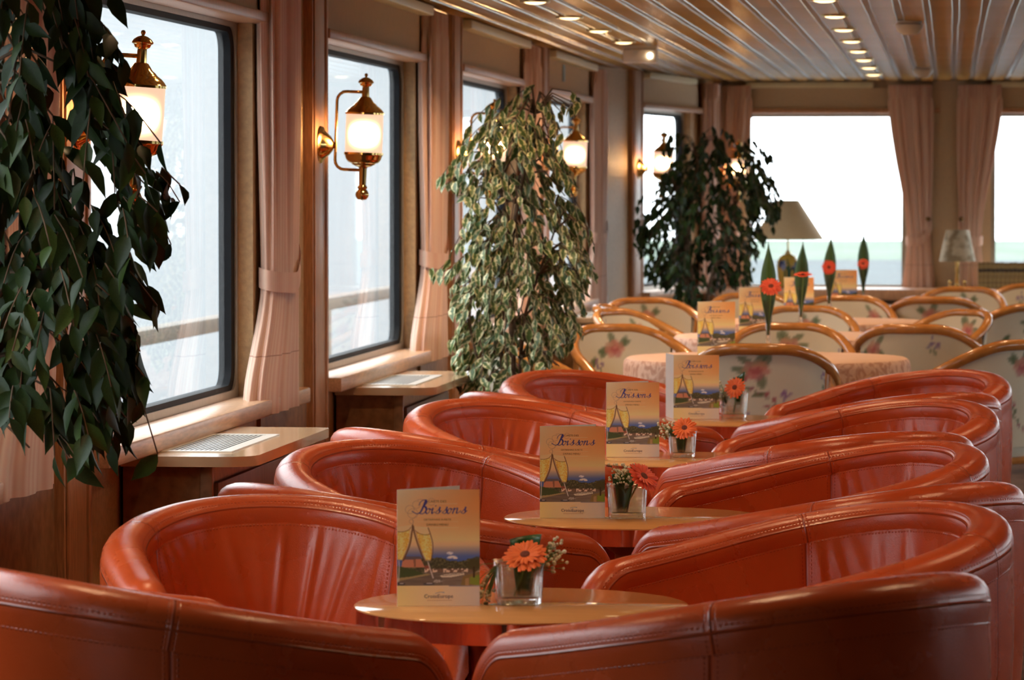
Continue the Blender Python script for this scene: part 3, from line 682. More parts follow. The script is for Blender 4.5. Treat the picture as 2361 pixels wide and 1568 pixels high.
def dplan(t):
    """plan of the bent rail, t in [-1, 1]; back at t = 0"""
    a, d, yb = 0.265, 0.27, 0.0
    s_ = abs(t)
    if s_ < 0.6:
        th = math.pi / 2 * (1 - s_ / 0.6); e = 2 / 2.2; x = a * math.cos(th) ** e; y = yb + d * math.sin(th) ** e
    else:
        f = (s_ - 0.6) / 0.4; x = a; y = yb - 0.24 * f
    return (math.copysign(x, t), y)
def dheight(t): return lerp(0.825, 0.62, smooth01((abs(t) - 0.10) / 0.85))
def make_dining_chair(seed):
    root = empty('dining_chair')
    pts = []
    for i in range(49):
        t = -1 + 2 * i / 48; x, y = dplan(t); pts.append((x, y, dheight(t)))
    front = [(pts[0][0], -0.262, 0.60), (pts[0][0], -0.272, 0.56), (pts[0][0], -0.272, 0.45)]
    MB().tube(front[::-1] + pts + [(-x, y, z) for x, y, z in front], 0.0215, 10).build('bentwood_rail', 'bentwood', root, sharp=180)
    for sx in (-1, 1):
        for (x, y, z1) in ((sx * 0.265, -0.272, 0.45), (sx * 0.20, 0.19, 0.42)):
            MB().tube([(x * 1.02, y + (0.03 if y > 0 else -0.0), 0.0), (x, y, z1)], [0.014, 0.019], 10).build('leg', 'bentwood', root)
        xx, yy = dplan(sx * 0.46); MB().tube([(sx * 0.215, 0.165, 0.40), (xx * 0.97, yy * 0.97, dheight(0.46) - 0.01)], 0.0155, 8, flat=0.7).build('back_post', 'bentwood', root)
    b = MB(); nu, nv = 72, 40
    def back(u, v, off):
        t = lerp(-0.40, 0.40, u); x, y = dplan(t); k = 1 - off
        zt = dheight(t) - 0.012; return (x * k * lerp(1, 0.95, v), y * k - 0.04 * v, lerp(zt, 0.44, v))
    b.grid(lambda u, v: back(u, v, -0.012), nu, nv); nb = len(b.v)
    b.grid(lambda u, v: back(u, v, 0.10 - 0.055 * (2 * u - 1) ** 2), nu, nv, flip=True)
    col = floral_paint(0.50, 0.38, seed, nu, nv).reshape(nv + 1, nu + 1, 4)[::-1].reshape(-1, 4)
    b.col = np.concatenate([col, col])
    b.build('upholstered_back', 'floral', root, sharp=180)
    ol = rrect(-0.255, 0.255, -0.26, 0.20, 0.10, 6); b = MB(); k = len(ol); rings = []
    for sc_, z in ((0.97, 0.395), (1.0, 0.41), (1.0, 0.44), (0.95, 0.462), (0.7, 0.472), (0.2, 0.475)): rings.append([(x * sc_, y * sc_, z) for x, y in ol])
    b.add([p for r_ in rings for p in r_], [(i * k + q, i * k + (q + 1) % k, (i + 1) * k + (q + 1) % k, (i + 1) * k + q) for i in range(len(rings) - 1) for q in range(k)] + [tuple((len(rings) - 1) * k + q for q in range(k))])
    b.col = np.tile(np.array([[0.70, 0.64, 0.50, 1.0]]), (len(b.v), 1))
    b.build('seat', 'floral', root, sharp=70)
    b = MB(); b.tube([(x * 0.98, y * 0.98, 0.385) for x, y in ol] + [(ol[0][0] * .98, ol[0][1] * .98, 0.385)], 0.015, 8); b.build('seat_frame', 'bentwood', root)
    cache_kids(root)
    return root
DC = [make_dining_chair(5), make_dining_chair(11), make_dining_chair(23)]
used = [False] * 3
def dchair(k, x, y, a, label):
    c = DC[k] if not used[k] else copy_tree(DC[k]); used[k] = True
    c.location = (x, y, 0); c.rotation_euler = (0, 0, R(a)); tag(c, label, 'chair', 'floral bentwood chairs in the dining area')
for k, x, y, a, lb in [
    (0, -0.68, 14.42, 178, 'floral bentwood chair with its back to the viewer, before the nearest clothed table'),
    (1, -1.53, 15.15, 92, 'floral bentwood chair beside the variegated fig, left of the nearest clothed table'),
    (2, -1.26, 15.95, 34, 'floral bentwood chair with a pink rose showing, behind the nearest cloth, window side'),
    (0, -0.66, 16.15, 4, 'floral bentwood chair facing the viewer straight across the nearest clothed table'),
    (1, -0.12, 16.55, 172, 'floral bentwood chair with purple flowers on its back, right behind the nearest clothed table'),
    (2, 0.07, 14.85, -128, 'floral bentwood chair with two parallel rails, right end of the nearest clothed table'),
    (1, 0.44, 16.2, -150, 'floral bentwood chair cut by the right picture edge'),
    (0, -0.10, 18.2, -50, 'floral bentwood chair with golden lit rail, right of the second clothed table'),
    (2, -0.70, 18.62, 0, 'floral bentwood chair facing the viewer across the second clothed table'),
    (1, -1.36, 18.15, 60, 'floral bentwood chair left of the second clothed table, behind the first menu'),
    (0, -1.44, 18.95, 82, 'floral bentwood chair seen from the side below the dark fig, rail sloping to the right'),
    (2, -1.49, 19.95, 20, 'floral bentwood chair with grey back just before the dark fig trunk'),
    (0, 0.26, 19.6, -140, 'floral bentwood chair at the third clothed table, its back turned, near the right edge'),
    (1, -0.55, 20.5, 0, 'floral bentwood chair with orange lit rail behind the third clothed table'),
    (2, -0.06, 20.85, 175, 'floral bentwood chair with shaded back right of the third clothed table'),
    (0, -1.02, 20.95, 14, 'floral bentwood chair behind the tall vase and menu of the third clothed table'),
    (2, 0.04, 22.45, -10, 'floral bentwood chair with a rose on its back, before the brass table lamp'),
    (1, 0.42, 23.3, -20, 'floral bentwood chair farthest right, below the row of books')]:
    dchair(k, x, y, a, lb)

# ---------------------------------------------------------------- clothed dining tables
def make_dining_table():
    t = empty('dining_table')
    MB().lathe([(0.0, 0.745), (0.545, 0.745), (0.548, 0.735), (0.545, 0.72), (0.0, 0.72)], 48).build('table_top', 'wood_trim', t)
    MB().lathe([(0.0, 0.0), (0.26, 0.0), (0.26, 0.025), (0.07, 0.06), (0.05, 0.12), (0.05, 0.70), (0.12, 0.72), (0.0, 0.72)], 28).build('pedestal', 'wood_dark', t)
    return t
def make_cloth():
    c = empty('tablecloth')
    r = 0.55
    wob = lambda a, rr, z: 1.0 + (0.02 * math.sin(9 * a + 0.7) + 0.012 * math.sin(17 * a)) * smooth01((0.735 - z) / 0.25)
    MB().lathe([(0.0, 0.7505), (r * 0.5, 0.7505), (r - 0.012, 0.7500), (r - 0.002, 0.7455)], 96).build('cloth_top', 'cloth_top', c, sharp=180)
    MB().lathe([(r - 0.002, 0.7455), (r + 0.006, 0.737), (r + 0.010, 0.72), (r + 0.014, 0.66), (r + 0.016, 0.58), (r + 0.018, 0.50), (r + 0.02, 0.45)], 96, wob=wob).build('overhang', 'damask', c, sharp=180)
    return c
pdt = make_dining_table(); cache_kids(pdt); pcl = make_cloth(); cache_kids(pcl)
DT = [(-0.71, 15.25), (-0.68, 17.55), (-0.66, 19.55), (-0.48, 21.75)]
for i, (x, y) in enumerate(DT):
    od = ['nearest', 'second', 'third', 'farthest'][i]
    t = pdt if i == 0 else copy_tree(pdt); t.location = (x, y, 0)
    tag(t, 'round wooden dining table hidden under the %s pink cloth' % od, 'table', 'round dining tables')
    c = pcl if i == 0 else copy_tree(pcl); c.location = (x, y, 0)
    tag(c, '%s pink damask cloth hanging over a round dining table' % od, 'tablecloth', 'pink tablecloths')
# ---------------------------------------------------------------- curtains
def curtain(F, sc, oc, hs, ho, label, zt=2.10, zb=0.735, ztie=1.13, hook=1, lean=0.0, tie_shift=0.0, tie_k=0.80, flare=1.22, top_k=0.9, nf=11, seed=1):
    root = empty('curtain'); g = random.Random(seed); ph = g.uniform(0, 6); NA = 168; NZ = 40
    def sec(z, a, extra=0.0):
        if z > ztie: t = smooth01((z - ztie) / (zt - ztie)); k = lerp(tie_k, top_k, t); kk = lerp(tie_k, 1.05, smooth01((z - ztie) / 0.35)); k = lerp(k, top_k, 0.0) if t > 0.8 else k; sh = tie_shift * (1 - t); k = max(k, kk * 0.0 + k)
        else: t = smooth01((ztie - z) / (ztie - zb)); k = lerp(tie_k, flare, t); sh = lerp(tie_shift, tie_shift + lean, t)
        amp = 0.16 * min(1.0, 0.35 + abs(z - ztie) * 1.6)
        w = 1 + amp * 0.35 * math.cos(5 * a + ph); fold = (0.3 + min(0.7, abs(z - ztie) * 1.4)) * (0.010 * math.cos(nf * a + ph + 0.35 * math.sin(2.2 * z)) + 0.005 * math.cos((nf * 2 - 5) * a + 2 * ph + 0.5 * z))
        if z > zt - 0.07: fold = 0.006 * math.cos(38 * a)
        s_ = sc + sh + hs * (k * w * math.cos(a)) + math.copysign(extra, math.cos(a)) * (abs(math.cos(a)) > 0.0)
        o_ = oc + (ho * (w * lerp(1, k, 0.6)) + fold) * math.sin(a); s_ += fold * 1.6 * math.cos(a)
        return s_, max(o_, 0.006), z
    zs = [lerp(zt, zb, j / NZ) for j in range(NZ + 1)]
    Mx = F.mat()
    def fn(u, v):
        s_, o_, z = sec(zs[round(v * NZ)], u * 2 * math.pi); return tuple(Mx @ Vector((s_, -o_, z)))
    b = MB(); b.grid(fn, NA, NZ, lambda u, v: (u * 0.66, zs[round(v * NZ)] - zb)); b.build('fabric', 'curtain', root, sharp=180)
    # tie-back band, rising to a hook on the wall
    def band(u, v):
        a = u * 2 * math.pi; s_, o_, z = sec(ztie, a); cs = math.cos(a) * hook
        up = 0.10 * max(0.0, cs) ** 1.5 - 0.012 * math.sin(a)
        return tuple(Mx @ Vector((sc + tie_shift + (hs * tie_k + 0.014) * math.cos(a), -max(0.004, oc + (ho * 1.06 * lerp(1, tie_k, .6) + 0.011) * math.sin(a)), ztie + up + (0.5 - v) * 0.062)))
    b = MB(); b.grid(band, 64, 4, lambda u, v: (u * 0.9, 0.5 + v * 0.06)); b.build('tie_back', 'curtain', root, sharp=180)
    b = MB(); hx = sc + tie_shift + hook * hs * (1.02 if F is not FF else 0.45)
    b.lathe([(0.0, 0.0), (0.014, 0.0), (0.014, 0.006), (0.006, 0.01), (0.006, 0.03), (0.014, 0.034), (0.016, 0.042), (0.009, 0.05), (0.0, 0.05)], 14)
    b.xf(Mx @ Matrix.Translation((hx, 0 if F is not FF else -0.075, ztie + 0.14)) @ Matrix.Rotation(R(90), 4, 'X')); b.build('hook', 'cloth_rail', root)
    tag(root, label, 'curtain', 'pink striped curtains tied back at the windows'); return root
names = ['half hidden behind the dark fig at the left edge', 'between the two large windows, tied at its side', 'left of the variegated fig', 'behind the variegated fig', 'right of the variegated fig']
for k, i in enumerate((2, 3, 4, 5, 6)):
    curtain(FL, YP[i] + (2.95, 2.64, 2.64, 2.64, 2.74)[k], 0.044, (0.275 if k < 4 else 0.36), 0.044, 'pink striped curtain %s' % names[k], lean=-0.17, seed=k + 2)
curtain(FB, 3.25, 0.06, 0.17, 0.05, 'pink curtain on the side wall at the bow corner', lean=-0.03, seed=9)
curtain(FF, 0.115, 0.06, 0.115, 0.045, 'pink curtain on the bow wall beside the corner post', hook=-1, tie_k=0.62, tie_shift=-0.04, flare=0.85, top_k=1.0, nf=12, seed=10)
curtain(FF, 1.30, 0.06, 0.135, 0.05, 'pink curtain right of the wide bow window', hook=1, tie_k=0.55, tie_shift=0.055, flare=0.70, top_k=1.0, lean=0.0, nf=12, seed=11, ztie=1.07)
curtain(FF, 1.76, 0.06, 0.135, 0.05, 'pink curtain behind the floral table lamp', hook=-1, tie_k=0.5, tie_shift=-0.065, flare=0.62, top_k=1.0, nf=12, seed=12, ztie=1.07)

# ---------------------------------------------------------------- side cabinets with grilles
def make_cabinet():
    c = empty('side_cabinet')                          # origin at wall, local x = towards room, y = along wall
    ol = [(0.0, 0.0), (0.255, 0.0)] + [(0.255 + 0.085 * math.sin(R(t)), 0.085 - 0.085 * math.cos(R(t))) for t in (15, 30, 45, 60, 75, 90)] + [(0.34, 1.20)] + [(0.30 + 0.04 * math.cos(R(t)), 1.20 + 0.04 * math.sin(R(t))) for t in (30, 60, 90)] + [(0.0, 1.24)]
    MB().prism(ol, 0.704, 0.73).build('worktop', 'laminate', c, sharp=30)
    MB().box(0.0, 0.225, 0.03, 1.2, 0.0, 0.704).build('body', 'burl', c, smooth=False)
    MB().box(0.225, 0.24, 0.06, 1.17, 0.05, 0.66, 0.003).build('door', 'wood_dark', c)
    MB().box(0.20, 0.23, 0.025, 0.055, 0.0, 0.704, 0.002).build('corner_strip', 'burl', c)
    g = empty('vent_grille'); g.parent = c; g.location = (0.055, 0.16, 0.73)
    MB().box(0.012, 0.188, 0.012, 0.708, 0.0, 0.0012).build('duct_shade_plate', 'duct_shade', g, smooth=False)  # flat black plate on the worktop; shade between the slats is its colour
    b = MB()
    for x0, x1, y0, y1 in ((0, 0.2, 0, 0.035), (0, 0.2, 0.685, 0.72), (0, 0.03, 0.035, 0.685), (0.17, 0.2, 0.035, 0.685)): b.box(x0, x1, y0, y1, 0.0, 0.0032)
    b.build('grille_frame', 'white_metal', g, smooth=False)
    me = MB().box(-0.0026, 0.0026, 0.035, 0.685, 0.0013, 0.0018).mesh('slat', False); me.materials.append(M['white_metal'])
    for k in range(11): link('slat', me, g, (0.03 + 0.14 * (k + 0.5) / 11, 0, 0))
    return c
pc = make_cabinet(); cache_kids(pc)
clab = ['pale topped side cabinet with air grille beside the nearest red chairs', 'pale topped side cabinet with air grille left of the variegated fig', 'pale topped side cabinet behind the variegated fig', 'pale topped side cabinet with grille below the fourth curtain']
for k, y in enumerate((9.66, 13.12, 16.85, 20.4)):
    c = pc if k == 0 else copy_tree(pc); c.location = (-2.078, y, 0); tag(c, clab[k], 'cabinet', 'side cabinets under the windows')

# ---------------------------------------------------------------- wall lanterns
def make_lantern():
    l = empty('wall_lantern')                           # origin on the pilaster face, x = into the room, lamp axis at x = 0.15
    ax = 0.15
    MB().lathe([(0.0, 0.0), (0.058, 0.0), (0.062, 0.004), (0.060, 0.009), (0.052, 0.011), (0.044, 0.020), (0.030, 0.036), (0.020, 0.044), (0.012, 0.048), (0.009, 0.056), (0.0, 0.056)], 28).xf(Matrix.Translation((0, 0, -0.042)) @ Matrix.Rotation(R(90), 4, 'Y')).build('wall_rose', 'brass', l)
    pts = [(ax, 0, 0.135), (0.085, 0, 0.135)] + [(0.085 - 0.03 * math.sin(R(t)), 0, 0.105 + 0.03 * math.cos(R(t))) for t in (20, 45, 70, 90)] + [(0.055, 0, 0.0), (0.055, 0, -0.09)] + [(0.085 - 0.03 * math.cos(R(t)), 0, -0.09 - 0.03 * math.sin(R(t))) for t in (20, 45, 70, 90)] + [(ax, 0, -0.12)]
    MB().tube(pts, 0.0052, 10).build('bracket', 'brass', l, sharp=180)
    up = MB().lathe([(0.0, 0.197), (0.004, 0.196), (0.006, 0.191), (0.004, 0.186), (0.003, 0.184), (0.012, 0.181), (0.021, 0.175), (0.026, 0.168), (0.025, 0.165), (0.021, 0.163), (0.018, 0.156), (0.011, 0.152), (0.0115, 0.147), (0.0125, 0.120), (0.017, 0.118), (0.022, 0.111), (0.028, 0.102), (0.036, 0.096), (0.038, 0.093), (0.041, 0.090), (0.050, 0.084), (0.058, 0.076), (0.0615, 0.070), (0.0645, 0.068), (0.0645, 0.062), (0.058, 0.062), (0.0, 0.075)], 36, ax).build('lamp_cap', 'brass', l, sharp=30)
    MB().lathe([(0.0605, 0.064), (0.0615, 0.0), (0.0605, -0.064)], 48, ax).build('lamp_shade', 'frost', l)
    MB().lathe([(0.0, -0.075), (0.058, -0.062), (0.0645, -0.062), (0.0645, -0.069), (0.061, -0.073), (0.058, -0.084), (0.050, -0.094), (0.040, -0.098), (0.038, -0.101), (0.024, -0.108), (0.016, -0.110), (0.013, -0.114), (0.0115, -0.168), (0.0145, -0.172), (0.0165, -0.178), (0.013, -0.182), (0.018, -0.188), (0.0215, -0.195), (0.0225, -0.200), (0.0205, -0.208), (0.014, -0.216), (0.0, -0.219)], 36, ax).build('lamp_base', 'brass', l, sharp=30)
    MB().lathe([(0.0, 0.03), (0.010, 0.027), (0.017, 0.014), (0.019, 0.0), (0.016, -0.013), (0.008, -0.022), (0.007, -0.062), (0.0, -0.062)], 16, ax).build('bulb', 'bulb', l)
    return l
pl = make_lantern(); cache_kids(pl)
ll = ['brass wall lantern with frosted glass half hidden by the dark fig', 'brass wall lantern with frosted glass before the second window', 'brass wall lantern behind the top of the variegated fig', 'brass wall lantern at the right side of the variegated fig', 'brass wall lantern left of the dark bow fig']
for k, y in enumerate((9.08, 12.66, 16.26, 19.86)):
    c = pl if k == 0 else copy_tree(pl); c.location = (-2.09 + 0.036, y, 1.592); c.rotation_euler = (R(rnd.uniform(-.6, .6)), R(4 if k == 0 else 2.2), R(rnd.uniform(-6, 2))); tag(c, ll[k], 'wall lamp', 'brass wall lanterns')
p = FB.mat() @ Vector((1.22, -0.036, 0)); c = copy_tree(pl); c.location = (p.x, p.y, 1.575); c.rotation_euler = (0, R(2), R(-8)); tag(c, ll[4], 'wall lamp', 'brass wall lanterns')
p = FB.mat() @ Vector((LB - 0.05, -0.05, 0)); c = copy_tree(pl); c.location = (p.x, p.y, 1.545); c.rotation_euler = (0, 0, R(-40)); tag(c, 'brass wall lantern glowing through the dark fig at the corner post', 'wall lamp', 'brass wall lanterns')

# ---------------------------------------------------------------- ceiling fittings
def make_downlight():
    d = empty('ceiling_downlight')
    MB().lathe([(0.040, 0.0), (0.056, -0.003), (0.058, 0.002), (0.058, 0.012)], 28).build('bezel', 'brass_dull', d)
    MB().lathe([(0.0, -0.010), (0.020, -0.009), (0.036, -0.0055), (0.044, -0.001), (0.046, 0.004)], 28).build('lens', 'downlight', d)
    return d
pd = make_downlight(); cache_kids(pd); first = True
DLX = {-1.59: 'window side', -0.48: 'centre aisle', 0.63: 'aisle side', 1.74: 'far side', 2.85: 'opposite side', 3.96: 'outer side'}
for x, nm in DLX.items():
    for j in range(14):
        y = 24.56 - 1.37 * j
        if x < -1 and y > 21: continue
        c = pd if first else copy_tree(pd); first = False; c.location = (x, y, CEIL - 0.005)
        tag(c, 'round ceiling downlight, %s from the bow in the %s row' % (['first', 'second', 'third', 'fourth', 'fifth', 'sixth', 'seventh', 'eighth', 'ninth', 'tenth', 'eleventh', 'twelfth', 'thirteenth', 'fourteenth'][j], nm), 'downlight', 'ceiling downlights')
        ld = bpy.data.lights.new('downlight_beam', 'SPOT'); ld.energy = SPOT_W * (0.4 if x > 1.2 else (1.5 if y > 14 else 0.6) if x < -1 else (0.9 if y > 14 else 0.6)); ld.color = (1.0, 0.63, 0.33); ld.spot_size = R(125); ld.spot_blend = 0.9; ld.shadow_soft_size = 0.04
        lo = bpy.data.objects.new('downlight_beam', ld); COL.objects.link(lo); lo.location = (0, 0, -0.022); lo.parent = c
for k, (x, y, lb) in enumerate([(-0.18, 17.0, 'white domed smoke detector nearer to the viewer'), (-0.165, 23.4, 'white domed smoke detector close to the bow wall')]):
    s_ = empty('smoke_detector', (x, y, CEIL)); tag(s_, lb, 'smoke detector', 'ceiling smoke detectors')
    MB().lathe([(0.0, -0.012), (0.05, -0.012), (0.055, 0.0), (0.0, 0.0)], 28).build('mount', 'white_plastic', s_)
    MB().lathe([(0.0, -0.058), (0.030, -0.056), (0.046, -0.046), (0.058, -0.026), (0.062, -0.014), (0.058, -0.011), (0.0, -0.011)], 28).build('dome', 'white_plastic', s_)
e = empty('emergency_light', (-1.55, 19.6, CEIL)); tag(e, 'clear plastic emergency light box under the ceiling edge', 'emergency light')
MB().box(-0.085, 0.085, -0.025, 0.025, -0.022, 0.0, 0.003).build('base', 'white_plastic', e)
MB().box(-0.085, 0.085, -0.035, 0.035, -0.090, -0.022, 0.006).build('diffuser', plain('clear_diffuser', (0.75, 0.70, 0.62), 0.15, noise=0.02), e)
MB().lathe([(0.0, 0.014), (0.010, 0.010), (0.013, 0.0), (0.010, -0.010), (0.0, -0.014)], 14).build('bulb', 'em_bulb', e, loc=(0.052, -0.037, -0.055))
pq = MB().box(0, 0.006, -0.05, 0.05, -0.045, 0.045).build('wall_plaque', 'plaque', loc=(-2.067, 20.9, 2.03)); tag(pq, 'small grey plaque on the beige panel above the fourth window', 'plaque')

# ---------------------------------------------------------------- menu cards
def s2l(c): c = np.asarray(c, float) / 255.0; return np.where(c <= 0.04045, c / 12.92, ((c + 0.055) / 1.055) ** 2.4)
CW, CHH = 0.150, 0.212
def paint_menu(nu, nv):
    X, Y = np.meshgrid(np.linspace(0, 1, nu + 1), np.linspace(0, 1, nv + 1)); g = np.random.RandomState(4)
    H = CHH / CW
    def vn(fx, fy, seed):                                  # smooth value noise
        r = np.random.RandomState(seed).rand(int(fy) + 3, int(fx) + 3); x, y = X * fx, Y * fy; i, j = x.astype(int), y.astype(int); u, v = x - i, y - j
        u = u * u * (3 - 2 * u); v = v * v * (3 - 2 * v)
        return (r[j, i] * (1 - u) + r[j, i + 1] * u) * (1 - v) + (r[j + 1, i] * (1 - u) + r[j + 1, i + 1] * u) * v
    c = np.zeros(X.shape + (3,))
    vs = [0.0, 0.12, 0.30, 0.43, 0.48, 0.53, 0.57, 0.62, 1.0]
    lf = [(214, 196, 158), (212, 184, 136), (214, 176, 122), (228, 190, 132), (208, 178, 138), (145, 138, 142), (90, 106, 150), (70, 95, 150), (70, 95, 150)]
    rt = [(208, 140, 80), (214, 144, 82), (224, 162, 102), (230, 190, 130), (206, 176, 136), (142, 136, 142), (85, 105, 155), (62, 90, 156), (62, 90, 156)]
    for ch in range(3):
        a = np.interp(Y, vs, [q_[ch] for q_ in lf]); b_ = np.interp(Y, vs, [q_[ch] for q_ in rt]); c[..., ch] = a * (1 - X) + b_ * X
    def put(mask, col, a=1.0):
        k = (np.clip(mask, 0, 1) * a)[..., None]; c[:] = c * (1 - k) + np.asarray(col, float) * k
    def q(x, y): return ((x - 50) / 1015.0, (y - 38) / 1452.0)
    def poly(pts):
        pts = [q(*p_) for p_ in pts]; ins = np.zeros(X.shape, bool); n = len(pts)
        for i in range(n):
            (x1, y1), (x2, y2) = pts[i], pts[(i + 1) % n]
            cond = (y1 > Y) != (y2 > Y); ins ^= cond & (X < (x2 - x1) * (Y - y1) / (y2 - y1 + 1e-12) + x1)
        return ins.astype(float)
    def ell(x, y, rx, ry):
        x, y = q(x, y); return np.clip((1.3 - ((X - x) / (rx / 1015)) ** 2 - ((Y - y) / (ry / 1452)) ** 2) / 0.6, 0, 1)
    def S(pts, w, nib=None, col=(48, 50, 120), a=1.0):
        """smooth pen stroke through points; w in card widths, nib = thin/thick ratio of a broad pen"""
        P = [q(*p_) for p_ in pts]; out = []; n = len(P)
        for i in range(n - 1):
            p0, p1, p2, p3 = P[max(i - 1, 0)], P[i], P[i + 1], P[min(i + 2, n - 1)]
            for t in np.linspace(0, 1, 6)[:-1]:
                out.append(tuple(0.5 * (2 * p1[d] + (p2[d] - p0[d]) * t + (2 * p0[d] - 5 * p1[d] + 4 * p2[d] - p3[d]) * t * t + (3 * p1[d] - p0[d] - 3 * p2[d] + p3[d]) * t ** 3) for d in (0, 1)))
        out.append(P[-1]); m = np.zeros(X.shape); w = w * 1.3 if nib and nib <= 0.3 else w
        for (x1, y1), (x2, y2) in zip(out[:-1], out[1:]):
            ax, ay, bx, by = x1, y1 * H, x2, y2 * H; L2 = (bx - ax) ** 2 + (by - ay) ** 2 + 1e-12
            t = np.clip(((X - ax) * (bx - ax) + (Y * H - ay) * (by - ay)) / L2, 0, 1); d = np.hypot(X - ax - t * (bx - ax), Y * H - ay - t * (by - ay)); ww = w
            if nib: ww = w * (nib + (1 - nib) * max(0.0, math.sin(math.atan2(by - ay, bx - ax) - R(-25))) ** 1.5) if by > ay else w * nib
            m = np.maximum(m, np.clip((ww / 2 + 0.0028 - d) / 0.0042, 0, 1))
        put(m, col, a)
    n1, n2, n3 = vn(60, 80, 1), vn(24, 30, 2), vn(120, 170, 3)
    for x, y, rx, ry in ((700, 832, 40, 18), (730, 880, 55, 16), (765, 895, 30, 10), (565, 905, 32, 18), (690, 890, 30, 10)): put(ell(x, y, rx, ry) * (0.5 + n1), (222, 218, 218), 0.95)
    # wooded hill, village, river
    top = q(0, 905)[1] + 0.022 * np.sin(X * 9 + 1) * 0.6 - 0.03 * (vn(16, 1, 5) - 0.5) - 0.014 * (vn(50, 1, 6) - 0.5)
    hill = ((Y > top) & (X > 0.10)).astype(float); put(hill, (70, 70, 50)); put(hill * np.clip((n1 - 0.45) * 3, 0, 1), (112, 104, 72), 0.8); put(hill * np.clip((0.45 - n3) * 4, 0, 1), (44, 46, 36), 0.6)
    put(poly([(120, 905), (335, 890), (390, 1005), (100, 1010)]), (184, 122, 94)); put(poly([(135, 870), (320, 868), (375, 900), (100, 915)]), (96, 88, 92)); put(poly([(250, 890), (275, 890), (280, 1000), (255, 1000)]), (110, 78, 62), 0.7)
    put(poly([(390, 985), (450, 985), (455, 1060), (395, 1060)]), (150, 80, 66), 0.8)
    vill = ((Y > q(0, 1022)[1]) & (Y < q(0, 1068)[1]) & (X > 0.33)).astype(float); put(vill, (120, 92, 78), 0.8); put(vill * (vn(46, 60, 8) > 0.55), (222, 196, 172), 0.9)
    w0 = q(0, 1068)[1]; riv = (Y > w0).astype(float); put(riv, (112, 98, 86)); put(riv * np.clip((vn(8, 170, 9) - 0.4) * 2, 0, 1), (146, 132, 116), 0.7); put(riv * (X < 0.55) * 0.4, (84, 76, 66))
    put(poly([(50, 985), (160, 1010), (300, 1055), (400, 1095), (250, 1120), (50, 1150)]), (64, 76, 46)); put(poly([(50, 1140), (200, 1125), (420, 1085), (470, 1098), (300, 1130), (50, 1180)]), (150, 132, 92))
    put(poly([(575, 1112), (660, 1092), (870, 1078), (880, 1100), (700, 1135), (600, 1135)]), (206, 194, 172)); put(poly([(600, 1105), (860, 1082), (862, 1092), (610, 1118)]), (120, 110, 100), .6)
    put(poly([(860, 1120), (1065, 1060), (1065, 1240), (830, 1240)]), (128, 106, 66)); put(poly([(945, 1135), (1065, 1100), (1065, 1240), (940, 1215)]), (122, 134, 54)); put(poly([(885, 1150), (930, 1140), (935, 1235), (890, 1235)]), (176, 140, 100), .7)
    for x, y, r_ in ((990, 950, 62), (1035, 930, 60), (950, 990, 50), (1020, 1010, 60)): put(ell(x, y, r_, r_ * 0.9) * (0.55 + 0.7 * n1), (74, 70, 44), 0.95)
    put(poly([(985, 1000), (1003, 1000), (1008, 1140), (985, 1140)]), (62, 50, 36))
    # glasses
    L = [(62, 500), (238, 475), (230, 560), (208, 710), (170, 820), (128, 918), (62, 918)]; Rg = [(250, 490), (430, 510), (458, 590), (484, 690), (488, 780), (480, 860), (468, 928), (388, 928), (345, 830), (298, 700), (262, 570)]
    for P_ in (L, Rg): put(poly(P_), (226, 194, 148), 0.55)
    liqL = [(52, 566), (120, 560), (205, 530), (192, 690), (150, 820), (112, 912), (52, 912)]; liqR = [(288, 562), (350, 588), (445, 590), (472, 690), (476, 780), (470, 915), (405, 915), (362, 830), (318, 700)]
    for P_, cx_ in ((liqL, 100), (liqR, 400)):
        k = poly(P_); put(k, (216, 174, 74)); put(k * np.clip(1 - np.abs((X - q(cx_, 0)[0]) / 0.07), 0, 1), (240, 212, 128), 0.8); put(k * (n3 > 0.68), (250, 232, 160), 0.6); put(k * (n3 < 0.28), (186, 138, 44), 0.5)
    br = (92, 62, 42)
    S([(240, 480), (232, 570), (208, 715), (168, 822), (124, 920)], .017, None, br, .8); S([(224, 560), (198, 700), (158, 815), (112, 915)], .008, None, (150, 110, 60), .6)
    S([(248, 495), (262, 575), (300, 705), (346, 832), (388, 928)], .018, None, br, .8); S([(282, 570), (318, 700), (362, 830)], .008, None, (160, 120, 66), .6)
    S([(430, 512), (458, 592), (485, 692), (489, 780), (480, 862), (466, 926)], .010, None, br, .8)
    S([(60, 560), (120, 562), (190, 540), (218, 505)], .008, None, (120, 84, 56), .7); S([(268, 545), (330, 588), (400, 602), (450, 590)], .008, None, (120, 84, 56), .7)
    S([(70, 925), (74, 1000), (66, 1180)], .014, None, (196, 186, 180), .8); S([(425, 930), (450, 1010), (492, 1140)], .013, None, (206, 196, 190), .85); S([(415, 935), (470, 940)], .02, None, (110, 96, 84), .6)
    put(ell(440, 1215, 70, 16), (64, 66, 74), .9); put(ell(445, 1208, 40, 7), (190, 184, 180), .8); put(ell(95, 1212, 55, 18), (58, 60, 68), .9); put(ell(105, 1206, 26, 7), (200, 192, 186), .8); put(ell(545, 1180, 60, 20) * (n3 > .45), (190, 180, 168), .7)
    # foot band
    k = (Y > q(0, 1236)[1]) * 1.0
    for ch, (a, b_) in enumerate(zip((228, 192, 128), (202, 186, 172))): c[..., ch] = c[..., ch] * (1 - k) + k * (a * (1 - X) + b_ * X)
    S([(690, 1240), (1065, 1244)], .006, None, (70, 70, 100), .8)
    # title in script
    navy = (46, 50, 122)
    S([(400, 178), (383, 222), (358, 280), (334, 322), (300, 338), (262, 326), (235, 305)], .020, .30)
    S([(318, 232), (340, 190), (378, 168), (408, 172), (412, 200), (392, 232), (362, 250)], .013, .30)
